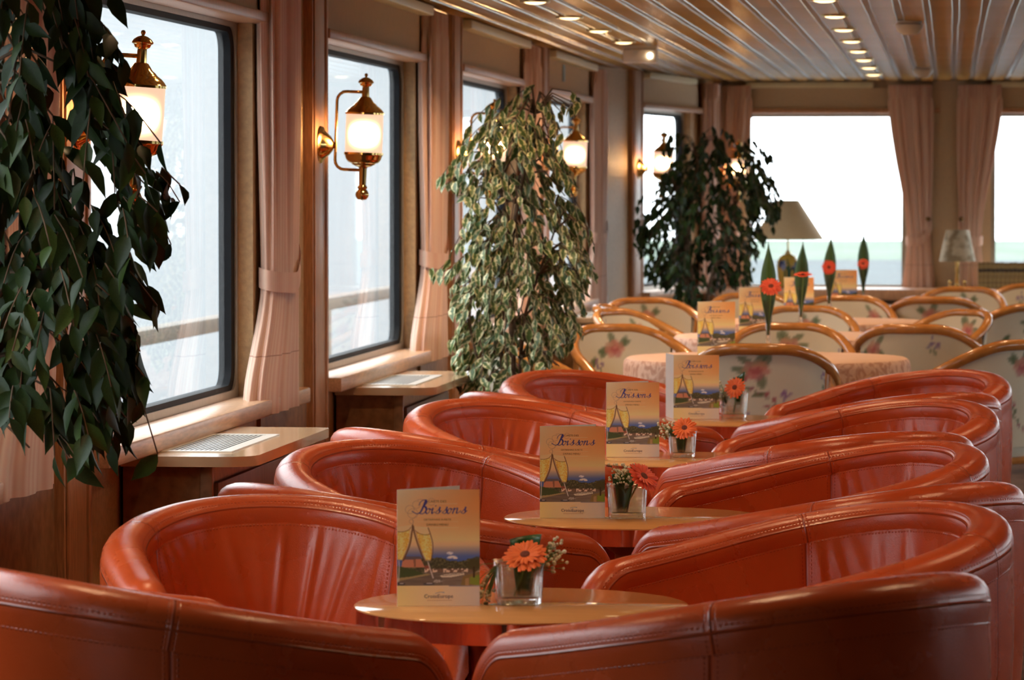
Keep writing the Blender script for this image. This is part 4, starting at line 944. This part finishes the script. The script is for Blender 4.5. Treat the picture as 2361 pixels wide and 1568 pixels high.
    S([(362, 250), (392, 250), (408, 272), (402, 306), (374, 334), (338, 338), (318, 326)], .017, .30)
    for x in (425, 688): S([(x + 14, 274), (x - 14, 290), (x - 24, 318), (x - 8, 336), (x + 16, 322), (x + 26, 294), (x + 14, 274), (x + 36, 284)], .012, .30)
    S([(466, 292), (490, 272), (478, 312), (480, 334), (508, 316)], .012, .3); put(ell(525, 242, 7, 7), navy)
    for x in (522, 608, 838): S([(x - 6, 326), (x + 28, 298), (x + 54, 262), (x + 48, 290), (x + 50, 316), (x + 30, 337), (x + 4, 330)], .013, .3); S([(x + 50, 322), (x + 76, 300)], .004, None)
    S([(735, 284), (756, 272), (745, 300), (732, 335)], .012, .3); S([(738, 312), (766, 280), (790, 272), (788, 296), (780, 328), (798, 330), (834, 302)], .012, .3)
    cb = (110, 84, 90)
    for cx_, cy_, r_ in ((287, 225, 48), (205, 285, 54), (243, 335, 62), (472, 190, 44), (225, 435, 26)):
        S([(cx_ + r_ * math.cos(t), cy_ + r_ * math.sin(t) * .95) for t in np.linspace(0, 6.3, 15)], .0022, None, cb, .55)
    S([(295, 345), (265, 385), (240, 400), (248, 440), (240, 480)], .003, None, cb, .5); S([(300, 165), (345, 160), (400, 170)], .003, None, cb, .6)
    for yy, x0, x1 in ((215, 440, 790), (368, 300, 800), (440, 300, 800), (512, 330, 800)): S([(x0, yy), (x1, yy)], .0025, None, (244, 212, 170), .6)
    S([(520, 1334), (560, 1322), (600, 1318), (628, 1324)], .010, .4, (120, 130, 150)); S([(535, 1306), (575, 1290), (605, 1284)], .004, None, (225, 180, 90), .8); S([(545, 1318), (590, 1304), (615, 1304)], .004, None, (225, 180, 90), .7)
    for x in range(420, 720, 14): S([(x, 1424), (x + 5, 1416), (x + 9, 1424)], .0025, None, (150, 110, 70), .7)
    return np.concatenate([np.clip(s2l(c) * np.array([1.40, 1.56, 1.72]), 0, 0.95), np.ones(X.shape + (1,))], -1).reshape(-1, 4)
def text_mesh(body, width, height, cx_, cz_, mat, shear=0.0):
    cu = bpy.data.curves.new('lettering', 'FONT'); cu.body = body; cu.align_x = 'CENTER'; cu.size = 1.0; cu.shear = shear; cu.resolution_u = 2
    ob = bpy.data.objects.new('lettering', cu); COL.objects.link(ob); bpy.context.view_layer.update()
    dg = bpy.context.evaluated_depsgraph_get(); me = bpy.data.meshes.new_from_object(ob.evaluated_get(dg)); bpy.data.objects.remove(ob); bpy.data.curves.remove(cu)
    co = np.array([v.co[:] for v in me.vertices]); mn, mx = co.min(0), co.max(0)
    for v in me.vertices:
        x = (v.co.x - (mn[0] + mx[0]) / 2) / (mx[0] - mn[0]) * width; z = (v.co.y - mn[1]) / (mx[1] - mn[1]) * height
        v.co = (cx_ + x, -0.0011, cz_ + z)
    me.materials.clear(); me.materials.append(M[mat]); return me
def make_menu():
    m = empty('menu_card')                              # spine at local origin, front panel along +x facing -y
    nu, nv = 180, 254
    b = MB(); b.grid(lambda u, v: (u * CW, -0.0006, (1 - v) * CHH), nu, nv, flip=True); b.col = paint_menu(nu, nv)
    fp = MB().box(0, CW, -0.0004, 0.0004, 0, CHH).build('front_panel', 'card_white', m, smooth=False)
    b.build('cover_print', 'menu_print', fp, smooth=False)
    def Z(py): return (1 - (py - 38) / 1452.0) * CHH
    def Xc(px): return (px - 50) / 1015.0 * CW
    s_ = CW / 1015.0
    for body, w, h, x, yb, mt in (('CARTE DES', 222, 26, 543, 198, 'ink_brown'), ('GETRÄNKE KARTE', 338, 26, 545, 422, 'ink_brown'), ('DRINKS MENU', 265, 26, 545, 488, 'ink_brown'), ('CroisiEurope', 355, 60, 560, 1405, 'ink_blue')):
        link('lettering', text_mesh(body, w * s_, h * s_, Xc(x), Z(yb), mt), fp)
    bp = MB().box(0, CW, -0.0004, 0.0004, 0, CHH).build('back_panel', 'card_white', m, smooth=False); bp.rotation_euler = (0, 0, R(38)); bp.location = (0, 0.0012, 0)
    return m
pm = make_menu(); cache_kids(pm)
ml = ['drinks menu card on the nearest low table', 'drinks menu card on the second low table', 'drinks menu card on the third low table', 'drinks menu card on the farthest low table, white inside showing', 'drinks menu card on the nearest clothed table', 'drinks menu card on the second clothed table', 'drinks menu card on the third clothed table', 'drinks menu card on the farthest clothed table']
for k, (x, y, z, a, ba) in enumerate([(-0.995, 7.0, 0.6453, 10, 38), (-0.937, 8.93, 0.6453, 6, 30), (-0.965, 11.0, 0.6453, 6, 36), (-0.905, 12.86, 0.6453, 4, 100), (-0.985, 15.33, 0.7507, 14, 40), (-0.945, 17.62, 0.7507, 12, 40), (-0.83, 19.7, 0.7507, 2, 40), (-0.655, 21.55, 0.7507, 10, 40)]):
    c = pm if k == 0 else copy_tree(pm); c.location = (x, y, z); c.rotation_euler = (0, 0, R(a))
    for ch in c.children if k else KIDS[pm.name]:
        if ch.name.startswith('back_panel'): ch.rotation_euler = (0, 0, R(ba))
    tag(c, ml[k], 'menu', 'standing drinks menus')
# ---------------------------------------------------------------- flowers
def petal_mesh(mat):
    b = MB(); nu, nv = 4, 5
    def fn(u, v):
        w = 0.17 * math.sin(math.pi * min(1, 0.12 + v * 0.80)) ** 0.8; x = (u - 0.5) * 2 * w
        return (x, v, 0.05 * (1 - (2 * u - 1) ** 2) - 0.04 + 0.10 * v - 0.12 * v * v)
    b.grid(fn, nu, nv); me = b.mesh('petal', True, 180); me.materials.append(M[mat]); return me
PET = {m: petal_mesh(m) for m in ('petal', 'petal_red')}
def gerbera(loc, r, tilt, az, mat, label, stem_to=None, npet=20, group='orange gerbera flowers'):
    """head at loc, its axis tilted from up by tilt towards azimuth az"""
    root = empty('gerbera_flower', loc)
    ax = Vector((math.sin(tilt) * math.cos(az), math.sin(tilt) * math.sin(az), math.cos(tilt)))
    q = Vector((0, 0, 1)).rotation_difference(ax).to_matrix().to_4x4()
    g = random.Random(hash(label) % 1000 + 3)
    for ring_, (n, rr, lift, base) in enumerate(((npet, r, 0.0, 0.18), (npet - 6, r * 0.74, 0.10, 0.16))):
        for k in range(n):
            a = 2 * math.pi * (k + 0.5 * ring_) / n + g.uniform(-.06, .06); L = rr * g.uniform(0.92, 1.05)
            o = link('petal', PET[mat], root)
            o.matrix_local = q @ Matrix.Rotation(a, 4, 'Z') @ Matrix.Translation((0, r * base, r * lift * 0.6)) @ Matrix.Rotation(lift * 2.2 + g.uniform(-.08, .08), 4, 'X') @ Matrix.Diagonal((L * (0.95 if ring_ == 0 else 0.8), L * (1 - base), L * 0.8, 1))
    MB().lathe([(0.0, 0.10 * r), (0.16 * r, 0.12 * r), (0.24 * r, 0.07 * r), (0.26 * r, 0.0), (0.0, -0.10 * r)], 16).xf(q).build('disc', 'disc', root)
    if stem_to is not None:
        e = Vector(stem_to) - Vector(loc); p1 = ax * -0.03
        pts = [(p1 * t * 2 * (1 - t) * 1.0 + e * t * t + p1 * 0.0) for t in np.linspace(0, 1, 9)]
        MB().tube(pts, 0.0022, 6).build('stem', 'stem', root, sharp=180)
    tag(root, label, 'flower', group); return root
def sprig(loc, n, spread, lean, label, seed):
    root = empty('baby_breath_sprig', loc); g = random.Random(seed)
    bm = MB(); bm.lathe([(0.0, -0.003), (0.0026, -0.0018), (0.0032, 0.0), (0.0022, 0.0022), (0.0, 0.003)], 7); me = bm.mesh('blossom'); me.materials.append(M['gyp'])
    st = MB()
    for k in range(n):
        p = Vector((lean[0] + g.gauss(0, spread[0]), lean[1] + g.gauss(0, spread[1]), lean[2] + g.gauss(0, spread[2])))
        o = link('blossom', me, root, p, (g.uniform(0, 6), g.uniform(0, 6), 0)); s_ = g.uniform(0.7, 1.35); o.scale = (s_, s_, s_)
        st.tube([(0, 0, 0), tuple(p * 0.6 + Vector((0, 0, 0.006))), tuple(p)], 0.0005, 4)
    st.build('stems', 'stem', root)
    tag(root, label, 'flower sprig', 'white blossom sprigs'); return root
def square_vase(x, y, z, w, h, rz, label):
    v = empty('square_glass_vase', (x, y, z), rz)
    def loop(hw, zz, r=0.006): return [(px, py, zz) for px, py in rrect(-hw, hw, -hw, hw, r, 3)]
    wt, wb = w / 2, w / 2 * 0.90; b = MB(); t = 0.0042
    loops = [loop(0.3 * wb, 0.0012, 0.002), loop(wb - 0.003, 0.0), loop(wb, 0.004), loop(lerp(wb, wt, 0.9), h - 0.006), loop(wt + 0.001, h - 0.003), loop(wt, h), loop(wt - t, h), loop(wt - t - 0.0005, h - 0.006), loop(wb - t, 0.016), loop(wb - t - 0.003, 0.013), loop(0.3 * wb, 0.0125, 0.002)]
    k = len(loops[0]); b.add([p for l in loops for p in l], [(i * k + q, i * k + (q + 1) % k, (i + 1) * k + (q + 1) % k, (i + 1) * k + q) for i in range(len(loops) - 1) for q in range(k)] + [tuple(range(k - 1, -1, -1)), tuple((len(loops) - 1) * k + q for q in range(k))])
    b.build('glass_body', 'glass', v, sharp=35)
    b = MB(); wl = [loop(0.3 * wb, 0.0132, 0.002), loop(wb - t - 0.0035, 0.0140), loop(wb - t - 0.0006, 0.0165), loop(lerp(wb, wt, 0.5) - t - 0.0006, h * 0.5), loop(0.3 * wb, h * 0.5, 0.002)]
    b.add([p for l in wl for p in l], [(i * k + q, i * k + (q + 1) % k, (i + 1) * k + (q + 1) % k, (i + 1) * k + q) for i in range(len(wl) - 1) for q in range(k)] + [tuple(range(k - 1, -1, -1)), tuple((len(wl) - 1) * k + q for q in range(k))])
    b.build('water', 'water', v, sharp=35)
    tag(v, label, 'vase', 'square glass vases'); return v
def rolled_leaf(x, y, z, rz, w, h, top, label):
    o = empty('rolled_leaf', (x, y, z), rz); b = MB()
    def fn(u, v):
        a = lerp(-0.5, 4.2, u); r = w * (0.5 - 0.22 * u) * lerp(0.45, 1.0, v)
        return (r * math.cos(a) * 1.0, r * math.sin(a) * 0.6, lerp(0, h, v) + top * (math.cos(a) * 0.4 + 0.2) * v)
    b.grid(fn, 28, 10); me = b.build('blade', 'wrap_leaf', o, sharp=180)
    sm = me.modifiers.new('thick', 'SOLIDIFY'); sm.thickness = 0.0008
    tag(o, label, 'leaf', 'rolled green leaves in the vases'); return o
TZ = 0.6452
vl = ['nearest low table', 'second low table', 'third low table', 'farthest low table']
# (vase x, y, width, height, rz) then the flower set
VS = [(-0.782, 7.075, 0.088, 0.078, 12), (-0.738, 8.965, 0.094, 0.078, 4), (-0.752, 11.03, 0.078, 0.076, 8), (-0.712, 12.95, 0.088, 0.086, 10)]
for k, (x, y, w, h, a) in enumerate(VS): square_vase(x, y, TZ, w, h, R(a), 'small square glass vase on the %s' % vl[k])
gerbera((-0.765, 7.035, TZ + 0.092), 0.041, R(36), R(-95), 'petal', 'orange gerbera facing the viewer in the vase on the nearest low table', (-0.79, 7.08, TZ + 0.02), 24)
rolled_leaf(-0.775, 7.085, TZ + 0.020, R(15), 0.072, 0.098, 0.012, 'dark rolled leaf behind the gerbera on the nearest low table')
sprig((-0.765, 7.09, TZ + 0.05), 60, (0.010, 0.01, 0.016), (0.045, 0.0, 0.038), 'blossom sprig right of the gerbera on the nearest low table', 1)
sprig((-0.815, 7.06, TZ + 0.075), 34, (0.008, 0.006, 0.014), (-0.028, -0.005, -0.055), 'blossom sprig drooping left of the vase on the nearest low table', 2)
gerbera((-0.697, 8.925, TZ + 0.098), 0.042, R(50), R(-38), 'petal_red', 'coral gerbera leaning right in the vase on the second low table', (-0.745, 8.965, TZ + 0.02), 22)
rolled_leaf(-0.752, 8.975, TZ + 0.018, R(0), 0.070, 0.082, 0.004, 'dark rolled leaf in the vase on the second low table')
sprig((-0.74, 8.95, TZ + 0.06), 90, (0.018, 0.012, 0.013), (-0.002, -0.01, 0.042), 'white blossom sprig beside the gerbera on the second low table', 3)
gerbera((-0.742, 10.98, TZ + 0.085), 0.036, R(55), R(-90), 'petal', 'orange gerbera facing the viewer in the vase on the third low table', (-0.75, 11.03, TZ + 0.02), 22)
rolled_leaf(-0.757, 11.04, TZ + 0.018, R(10), 0.058, 0.080, 0.012, 'dark rolled leaf behind the gerbera on the third low table')
sprig((-0.770, 11.0, TZ + 0.06), 60, (0.015, 0.01, 0.013), (-0.024, 0.0, 0.018), 'white blossom sprig left of the gerbera on the third low table', 4)
gerbera((-0.705, 12.9, TZ + 0.103), 0.038, R(68), R(-110), 'petal', 'orange gerbera facing the viewer in the vase on the farthest low table', (-0.712, 12.95, TZ + 0.02), 20)
rolled_leaf(-0.70, 12.97, TZ + 0.05, R(-30), 0.062, 0.085, 0.03, 'dark rolled leaf behind the gerbera on the farthest low table')
sprig((-0.735, 12.93, TZ + 0.05), 60, (0.012, 0.01, 0.02), (-0.016, 0.0, 0.03), 'pale blossom sprig left of the gerbera on the farthest low table', 5)

DZ = 0.7507
TV = [(-0.715, 15.5, 36, 0.20, 0.055, -8, 62), (-0.67, 17.72, 30, 0.175, 0.052, 2, 80), (-0.607, 19.82, 30, 0.175, 0.040, 0, 15), (-0.475, 21.65, 28, 0.185, 0.030, 3, 60)]
tl = ['nearest clothed table', 'second clothed table', 'third clothed table', 'farthest clothed table']
for k, (x, y, _, fh, fr, ln, ti) in enumerate(TV):
    v = empty('bud_vase', (x, y, DZ))
    MB().lathe([(0.0, 0.0), (0.026, 0.0), (0.030, 0.003), (0.024, 0.010), (0.013, 0.03), (0.008, 0.065), (0.0095, 0.11), (0.016, 0.17), (0.0225, 0.215), (0.0205, 0.215), (0.014, 0.17), (0.0075, 0.11), (0.0055, 0.07), (0.0, 0.062)], 24).build('glass_body', 'glass', v, sharp=50)
    tag(v, 'slim trumpet glass vase on the %s' % tl[k], 'vase', 'slim trumpet vases')
    lf = empty('upright_leaf', (x, y, DZ + 0.075)); b = MB()
    LH = 0.385 if k == 0 else 0.36
    def fn(u, w_, LH=LH):
        wd = (0.0045 + 0.027 * smooth01(w_ / 0.5)) * (1 - smooth01((w_ - 0.5) / 0.5) ** 1.4) + 0.0003; xx = (u - 0.5) * 2 * wd
        return (xx + 0.012 * w_ * w_ * math.sin(k), -0.010 * (1 - (2 * u - 1) ** 2) * min(1, w_ * 3), LH * w_)
    b.grid(fn, 8, 20); q = b.build('blade', 'tall_leaf', lf, sharp=180); q.modifiers.new('thick', 'SOLIDIFY').thickness = 0.0008
    tag(lf, 'tall pointed green leaf standing in the slim vase on the %s' % tl[k], 'leaf', 'tall leaves in slim vases')
    hz = {0: 0.270, 1: 0.270, 2: 0.262, 3: 0.245}[k]
    gerbera((x + 0.012 * (k < 2), y - 0.045, DZ + hz), {0: 0.045, 1: 0.043, 2: 0.038, 3: 0.034}[k], R({0: 50, 1: 10, 2: 85, 3: 60}[k]), R(-90), 'petal_red', 'coral gerbera in the slim vase on the %s' % tl[k], (x, y, DZ + 0.08), 20)

# ---------------------------------------------------------------- fig trees
def leaf_mesh(mat, length, width):
    b = MB()
    prof = [(0.0, 0.02), (0.12, 0.55), (0.32, 1.0), (0.55, 0.86), (0.78, 0.42), (0.92, 0.12), (1.0, 0.01)]
    vs = []; uv = {}
    for i, (t, w) in enumerate(prof):
        dz = -0.16 * t * t
        for j, sx in enumerate((-1, 0, 1)):
            uv[len(vs)] = (sx * 0.5 * (1.0 if w > 0.1 else 0.8), t); vs.append((t * length, sx * w * width / 2, (dz + (0.10 * w if sx else 0)) * length * 0.8))
    fs = []
    for i in range(len(prof) - 1):
        a = i * 3; fs += [(a, a + 3, a + 4, a + 1), (a + 1, a + 4, a + 5, a + 2)]
    b.add(vs, fs); b.uv = uv; me = b.mesh('leaf', True, 180); me.materials.append(M[mat]); return me
def fig_tree(label, base, rows, n_leaves, ll, lw, mats, seed, trunks, trunk_top, depth_k=0.55, pot_r=0.16, extra=None):
    g = random.Random(seed); root = empty('potted_fig_tree', (base[0], base[1], 0)); bx, by = base
    zs = [r[0] for r in rows]
    def span(z):
        if z >= zs[0]: return rows[0][1:]
        if z <= zs[-1]: return rows[-1][1:]
        for i in range(len(rows) - 1):
            if zs[i] >= z >= zs[i + 1]: f = (zs[i] - z) / (zs[i] - zs[i + 1]); return lerp(rows[i][1], rows[i + 1][1], f), lerp(rows[i][2], rows[i + 1][2], f)
    MB().lathe([(0.0, 0.0), (pot_r * 0.75, 0.0), (pot_r * 0.95, 0.22), (pot_r, 0.25), (pot_r, 0.28), (pot_r * 0.9, 0.28), (pot_r * 0.88, 0.25)], 28).build('planter', 'planter', root)
    MB().lathe([(0.0, 0.255), (pot_r * 0.88, 0.25)], 20).build('soil', 'soil', root)
    tr = MB(); tops = []
    for (dx, dy, tx, tz, r0) in trunks:
        pts = [Vector((lerp(dx, tx - bx, t ** 1.2) + 0.02 * math.sin(t * 9 + dx * 40), dy + 0.02 * math.sin(t * 7 + dy * 30), lerp(0.25, tz, t))) for t in np.linspace(0, 1, 14)]
        tr.tube(pts, [lerp(r0, r0 * 0.35, t) for t in np.linspace(0, 1, 14)], 8); tops.append(pts)
    tr.build('trunk', 'bark', root, sharp=180)
    leaves = []; tw = MB(); tries = 0
    while len(leaves) < n_leaves and tries < n_leaves * 30:
        tries += 1
        z = g.uniform(zs[-1], zs[0]); lo, hi = span(z)
        if g.random() > (hi - lo) / 0.75: continue
        x = g.uniform(lo, hi); mid, hw = (lo + hi) / 2, (hi - lo) / 2
        dpt = hw * depth_k * math.sqrt(max(0.05, 1 - ((x - mid) / max(hw, 1e-3)) ** 2)) + 0.02
        y = by + g.uniform(-dpt, dpt) * 1.0
        p0 = Vector((x, y, z)); outv = Vector((x - mid, (y - by) * 1.0, 0)); outv = outv.normalized() if outv.length > 1e-3 else Vector((1, 0, 0))
        L = g.uniform(0.07, 0.15); d = (outv * g.uniform(0.3, 0.9) + Vector((g.uniform(-.4, .4), g.uniform(-.4, .4), -g.uniform(0.2, 1.0)))).normalized()
        n = g.randint(4, 7); pts = [p0 - d * 0.05 + Vector((0, 0, 0.03))]
        # thin branch back to a trunk
        tp = min((q for P in tops for q in P[6:]), key=lambda q: (q + Vector((bx, by, 0)) - p0).length + g.uniform(0, .15))
        if g.random() < 0.5 and (tp + Vector((bx, by, 0)) - p0).length < 0.22: tw.tube([tuple(tp), tuple((tp + p0 - Vector((bx, by, 0))) / 2 + Vector((0, 0, 0.05))), tuple(p0 - Vector((bx, by, 0)))], [0.005, 0.0035, 0.002], 5)
        seg = []
        for k in range(n):
            t = k / (n - 1); q = p0 + d * L * t + Vector((0, 0, -0.05 * t * t))
            sd = d.cross(Vector((0, 0, 1))); sd = sd.normalized() if sd.length > .1 else Vector((1, 0, 0))
            dirv = (d * 0.35 + sd * (1 if k % 2 else -1) * g.uniform(0.1, 0.7) + Vector((g.uniform(-.3, .3), g.uniform(-.3, .3), -g.uniform(0.15, 1.2)))).normalized()
            s_ = g.uniform(0.72, 1.12); tip = q + dirv * ll * s_
            l2, h2 = span(tip.z)
            if tip.x > h2 + 0.015 or tip.x < l2 - 0.015 or tip.z < zs[-1] - 0.06: continue
            if extra and not extra(q): continue
            seg.append(tuple(q - Vector((bx, by, 0))))
            nrm = Vector((g.uniform(-.8, .8), -g.uniform(0.2, 1.0), g.uniform(0.0, 0.9))); nrm = (nrm - dirv * nrm.dot(dirv)).normalized(); yv = nrm.cross(dirv)
            mx = Matrix((dirv, yv, nrm)).transposed().to_4x4(); loc = q - Vector((bx, by, 0))
            leaves.append((q.y, Matrix.Translation(loc) @ mx @ Matrix.Scale(s_, 4), mats[0] if g.random() > 0.28 else mats[-1]))
        if len(seg) > 1: tw.tube(seg, 0.0016, 4)
    tw.build('twigs', 'bark', root, sharp=180)
    leaves = leaves[:n_leaves]; leaves.sort(key=lambda t: t[0])
    LM = {m: leaf_mesh(m, ll, lw) for m in set(mats)}
    for k, (_, mx, m) in enumerate(leaves[:300]):
        o = link('leaf', LM[m], root); o.matrix_local = mx
    rest = {}
    for _, mx, m in leaves[300:]: rest.setdefault(m, []).append(mx)
    for m, lst in rest.items():
        src = LM[m]; base_v = [v.co.copy() for v in src.vertices]; base_f = [tuple(p.vertices) for p in src.polygons]; uvb = {}
        for lp in src.loops: uvb[lp.vertex_index] = tuple(src.uv_layers[0].data[lp.index].uv)
        b = MB(); b.uv = {}
        for mx in lst:
            o_ = len(b.v); b.add([tuple(mx @ v) for v in base_v], base_f)
            for i in range(len(base_v)): b.uv[o_ + i] = uvb[i]
        ob = b.build('foliage', m, root, sharp=180); ob['kind'] = 'stuff'
    tag(root, label, 'potted tree'); return root, LM
R1 = [(1.93, -2.05, -1.78), (1.835, -2.05, -1.739), (1.783, -2.05, -1.713), (1.696, -2.05, -1.664), (1.609, -2.05, -1.653), (1.522, -2.05, -1.656), (1.482, -2.05, -1.634), (1.452, -2.05, -1.572), (1.408, -2.05, -1.511), (1.347, -2.05, -1.59), (1.277, -2.05, -1.564), (1.189, -2.05, -1.635), (1.119, -2.05, -1.613), (1.04, -2.05, -1.645), (0.97, -2.05, -1.609), (0.909, -1.98, -1.654), (0.86, -1.74, -1.665)]
t1, lm1 = fig_tree('dark green potted fig tree cut by the left picture edge', (-1.975, 7.7), R1, 1150, 0.084, 0.035, ('leaf_dark', 'leaf_mid'), 21, [(-0.02, 0.0, -1.97, 1.75, 0.014), (0.01, 0.02, -1.95, 1.3, 0.010)], 1.7, depth_k=0.75, pot_r=0.10)
yl = leaf_mesh('leaf_yellow', 0.075, 0.035); o = link('leaf', yl, t1); o['label'] = 'yellowed leaf'
o.matrix_local = Matrix.Translation((-1.835 + 1.975, -0.30, 1.175)) @ Matrix(((0.1, 0.95, 0.2), (0.1, -0.2, -0.95), (-0.98, 0.1, 0.1))).to_4x4()
R2 = [(1.799, -1.472, -1.345), (1.753, -1.582, -1.329), (1.698, -1.717, -1.329), (1.66, -1.74, -1.345), (1.619, -1.749, -1.41), (1.541, -1.781, -1.42), (1.462, -1.852, -1.40), (1.40, -1.86, -1.34), (1.336, -1.741, -1.424), (1.273, -1.725, -1.298), (1.194, -1.749, -1.297), (1.114, -1.892, -1.297), (1.051, -1.869, -1.282), (0.988, -1.805, -1.329), (0.909, -1.773, -1.329), (0.83, -1.789, -1.36), (0.751, -1.805, -1.408), (0.704, -1.773, -1.551)]
fig_tree('potted fig tree with cream edged variegated leaves before the middle windows', (-1.60, 14.1), R2, 1500, 0.060, 0.029, ('leaf_var', 'leaf_var'), 5, [(-0.03, 0.0, -1.52, 1.68, 0.016), (0.01, 0.02, -1.62, 1.45, 0.012), (-0.07, -0.02, -1.72, 1.05, 0.008), (-0.04, 0.03, -1.45, 1.25, 0.010)], 1.7)
R3 = [(1.794, -1.553, -1.399), (1.73, -1.66, -1.195), (1.628, -1.655, -1.067), (1.47, -1.655, -1.03), (1.38, -1.80, -1.02), (1.244, -1.839, -0.99), (1.091, -1.834, -1.066), (0.937, -1.808, -1.168), (0.835, -1.756, -1.142), (0.745, -1.602, -1.448)]
fig_tree('dark green potted fig tree with twisted trunk near the bow corner', (-1.5, 23.0), R3, 1600, 0.064, 0.031, ('leaf_dark', 'leaf_mid'), 8, [(-0.03, 0.0, -1.5, 1.6, 0.024), (0.03, 0.01, -1.62, 1.5, 0.022), (0.0, -0.02, -1.25, 1.4, 0.018)], 1.7, depth_k=0.45, pot_r=0.2)

# ---------------------------------------------------------------- lamps and books on the bow ledge
LZ = 0.7555
l = empty('table_lamp', (-1.065, 25.88, LZ)); tag(l, 'table lamp with wide beige shade and yellow painted jar before the bow window', 'table lamp')
b = MB(); prof = [(0.0, 0.0), (0.055, 0.0), (0.06, 0.006), (0.062, 0.03), (0.070, 0.08), (0.074, 0.14), (0.070, 0.18), (0.052, 0.212), (0.028, 0.224), (0.0, 0.226)]
pr = []
for i in range(len(prof) - 1):
    for t in np.linspace(0, 1, 5)[:-1]: pr.append((lerp(prof[i][0], prof[i + 1][0], t), lerp(prof[i][1], prof[i + 1][1], t)))
pr.append(prof[-1]); b.lathe(pr, 64); col = []
g = random.Random(2); blobs = [(-2.1, 0.16, 0.028, (0.02, 0.03, 0.09)), (-1.98, 0.14, 0.018, (0.15, 0.17, 0.3)), (-1.0, 0.13, 0.02, (0.03, 0.03, 0.08)), (-0.6, 0.15, 0.025, (0.02, 0.03, 0.09))]
for x, y, z in b.v:
    a = math.atan2(y, x); c = np.array((0.42, 0.28, 0.05))
    for ba, bz, br_, bc in blobs:
        if ((a - ba) * 0.07) ** 2 + (z - bz) ** 2 < br_ ** 2: c = np.array(bc)
    for sa, sw, sh in ((-1.75, 0.008, 0.15), (-1.55, 0.006, 0.19), (-2.05, 0.006, 0.12), (-1.2, 0.007, 0.13)):
        if abs((a - sa - 0.25 * math.sin(z * 18)) * 0.07) < sw and z < sh: c = np.array((0.025, 0.075, 0.05))
    col.append((*c, 1))
b.col = np.array(col); b.build('painted_jar', 'painted_jar', l, sharp=60)
MB().lathe([(0.0, 0.226), (0.022, 0.226), (0.02, 0.236), (0.009, 0.245), (0.006, 0.26), (0.006, 0.34), (0.0, 0.34)], 16).build('stem', 'brass_dull', l)
MB().lathe([(0.238, 0.322), (0.070, 0.580), (0.067, 0.580), (0.234, 0.322)], 48).build('lamp_shade', 'shade_beige', l, sharp=40)
l = empty('table_lamp', (0.049, 25.86, LZ)); tag(l, 'brass table lamp with floral shade beside the row of books', 'table lamp')
MB().box(-0.075, 0.085, -0.05, 0.05, 0.0, 0.012, 0.003).build('foot_plate', 'wood_dark', l)
MB().lathe([(0.0, 0.012), (0.045, 0.012), (0.042, 0.018), (0.016, 0.024), (0.012, 0.03), (0.0135, 0.04), (0.0135, 0.18), (0.006, 0.185), (0.006, 0.24), (0.0, 0.24)], 20).build('column', 'brass', l)
for sx in (-1, 1): MB().lathe([(0.0, 0.012), (0.010, 0.012), (0.006, 0.024), (0.011, 0.034), (0.013, 0.044), (0.009, 0.054), (0.0, 0.057)], 14).build('ball_finial', 'brass', l, loc=(sx * 0.048, -0.02, 0))
MB().lathe([(0.120, 0.178), (0.076, 0.385), (0.073, 0.385), (0.117, 0.178)], 40).build('lamp_shade', 'shade_floral', l, sharp=40)
def make_book():
    k = empty('book')
    b = MB(); b.box(0, 0.0022, 0, 0.12, 0, 0.172).box(0.0258, 0.028, 0, 0.12, 0, 0.172); b.grid(lambda u, v: (0.028 * u, -0.006 * math.sin(math.pi * u), 0.172 * v), 8, 2); b.build('cover', 'book', k)
    MB().box(0.0025, 0.0255, 0.001, 0.116, 0.002, 0.168).build('pages', 'book_page', k, smooth=False)
    b = MB(); b.grid(lambda u, v: (0.028 * u, -0.0004 - 0.0063 * math.sin(math.pi * u), lerp(0.112, 0.128, v)), 8, 1); b.build('title_band', 'book_band', k)
    for z in (0.02, 0.052, 0.095, 0.145): b = MB(); b.grid(lambda u, v: (0.028 * u, -0.0005 - 0.0068 * math.sin(math.pi * u), z + 0.004 * v), 8, 1); b.build('spine_rib', 'book_gold', k)
    return k
pb = make_book(); cache_kids(pb)
ON = ['first', 'second', 'third', 'fourth', 'fifth', 'sixth', 'seventh', 'eighth', 'ninth', 'tenth', 'eleventh', 'twelfth', 'thirteenth', 'fourteenth']
for k in range(14):
    c = pb if k == 0 else copy_tree(pb); c.location = (0.185 + 0.0285 * k, 25.84, LZ); c.scale = (1, 1, 1 + 0.008 * ((k * 7) % 3 - 1)); tag(c, 'olive brown bound book, %s from the floral lamp' % ON[k], 'book', 'bound books in a row on the bow ledge')

# light portals in the openings (they emit nothing, they only steer the sampling of the sky)
def portal(F, a, e, z0, z1):
    ld = bpy.data.lights.new('sky_portal', 'AREA'); ld.shape = 'RECTANGLE'; ld.size = e - a; ld.size_y = z1 - z0; ld.cycles.is_portal = True
    lo = bpy.data.objects.new('sky_portal', ld); COL.objects.link(lo); p = F.mat() @ Vector(((a + e) / 2, 0.17, (z0 + z1) / 2)); lo.location = p
    lo.rotation_euler = (Vector((0, 0, -1)).rotation_difference(F.n)).to_euler()
for a, e in LW: portal(FL, a, e, WZ0, WZ1)
for a, e in BW: portal(FB, a, e, WZ0, WZ1)
for a, e in FWN: portal(FF, a, e, 0.735, 1.925)
for a, e in RW: portal(FR, a, e, WZ0, WZ1)
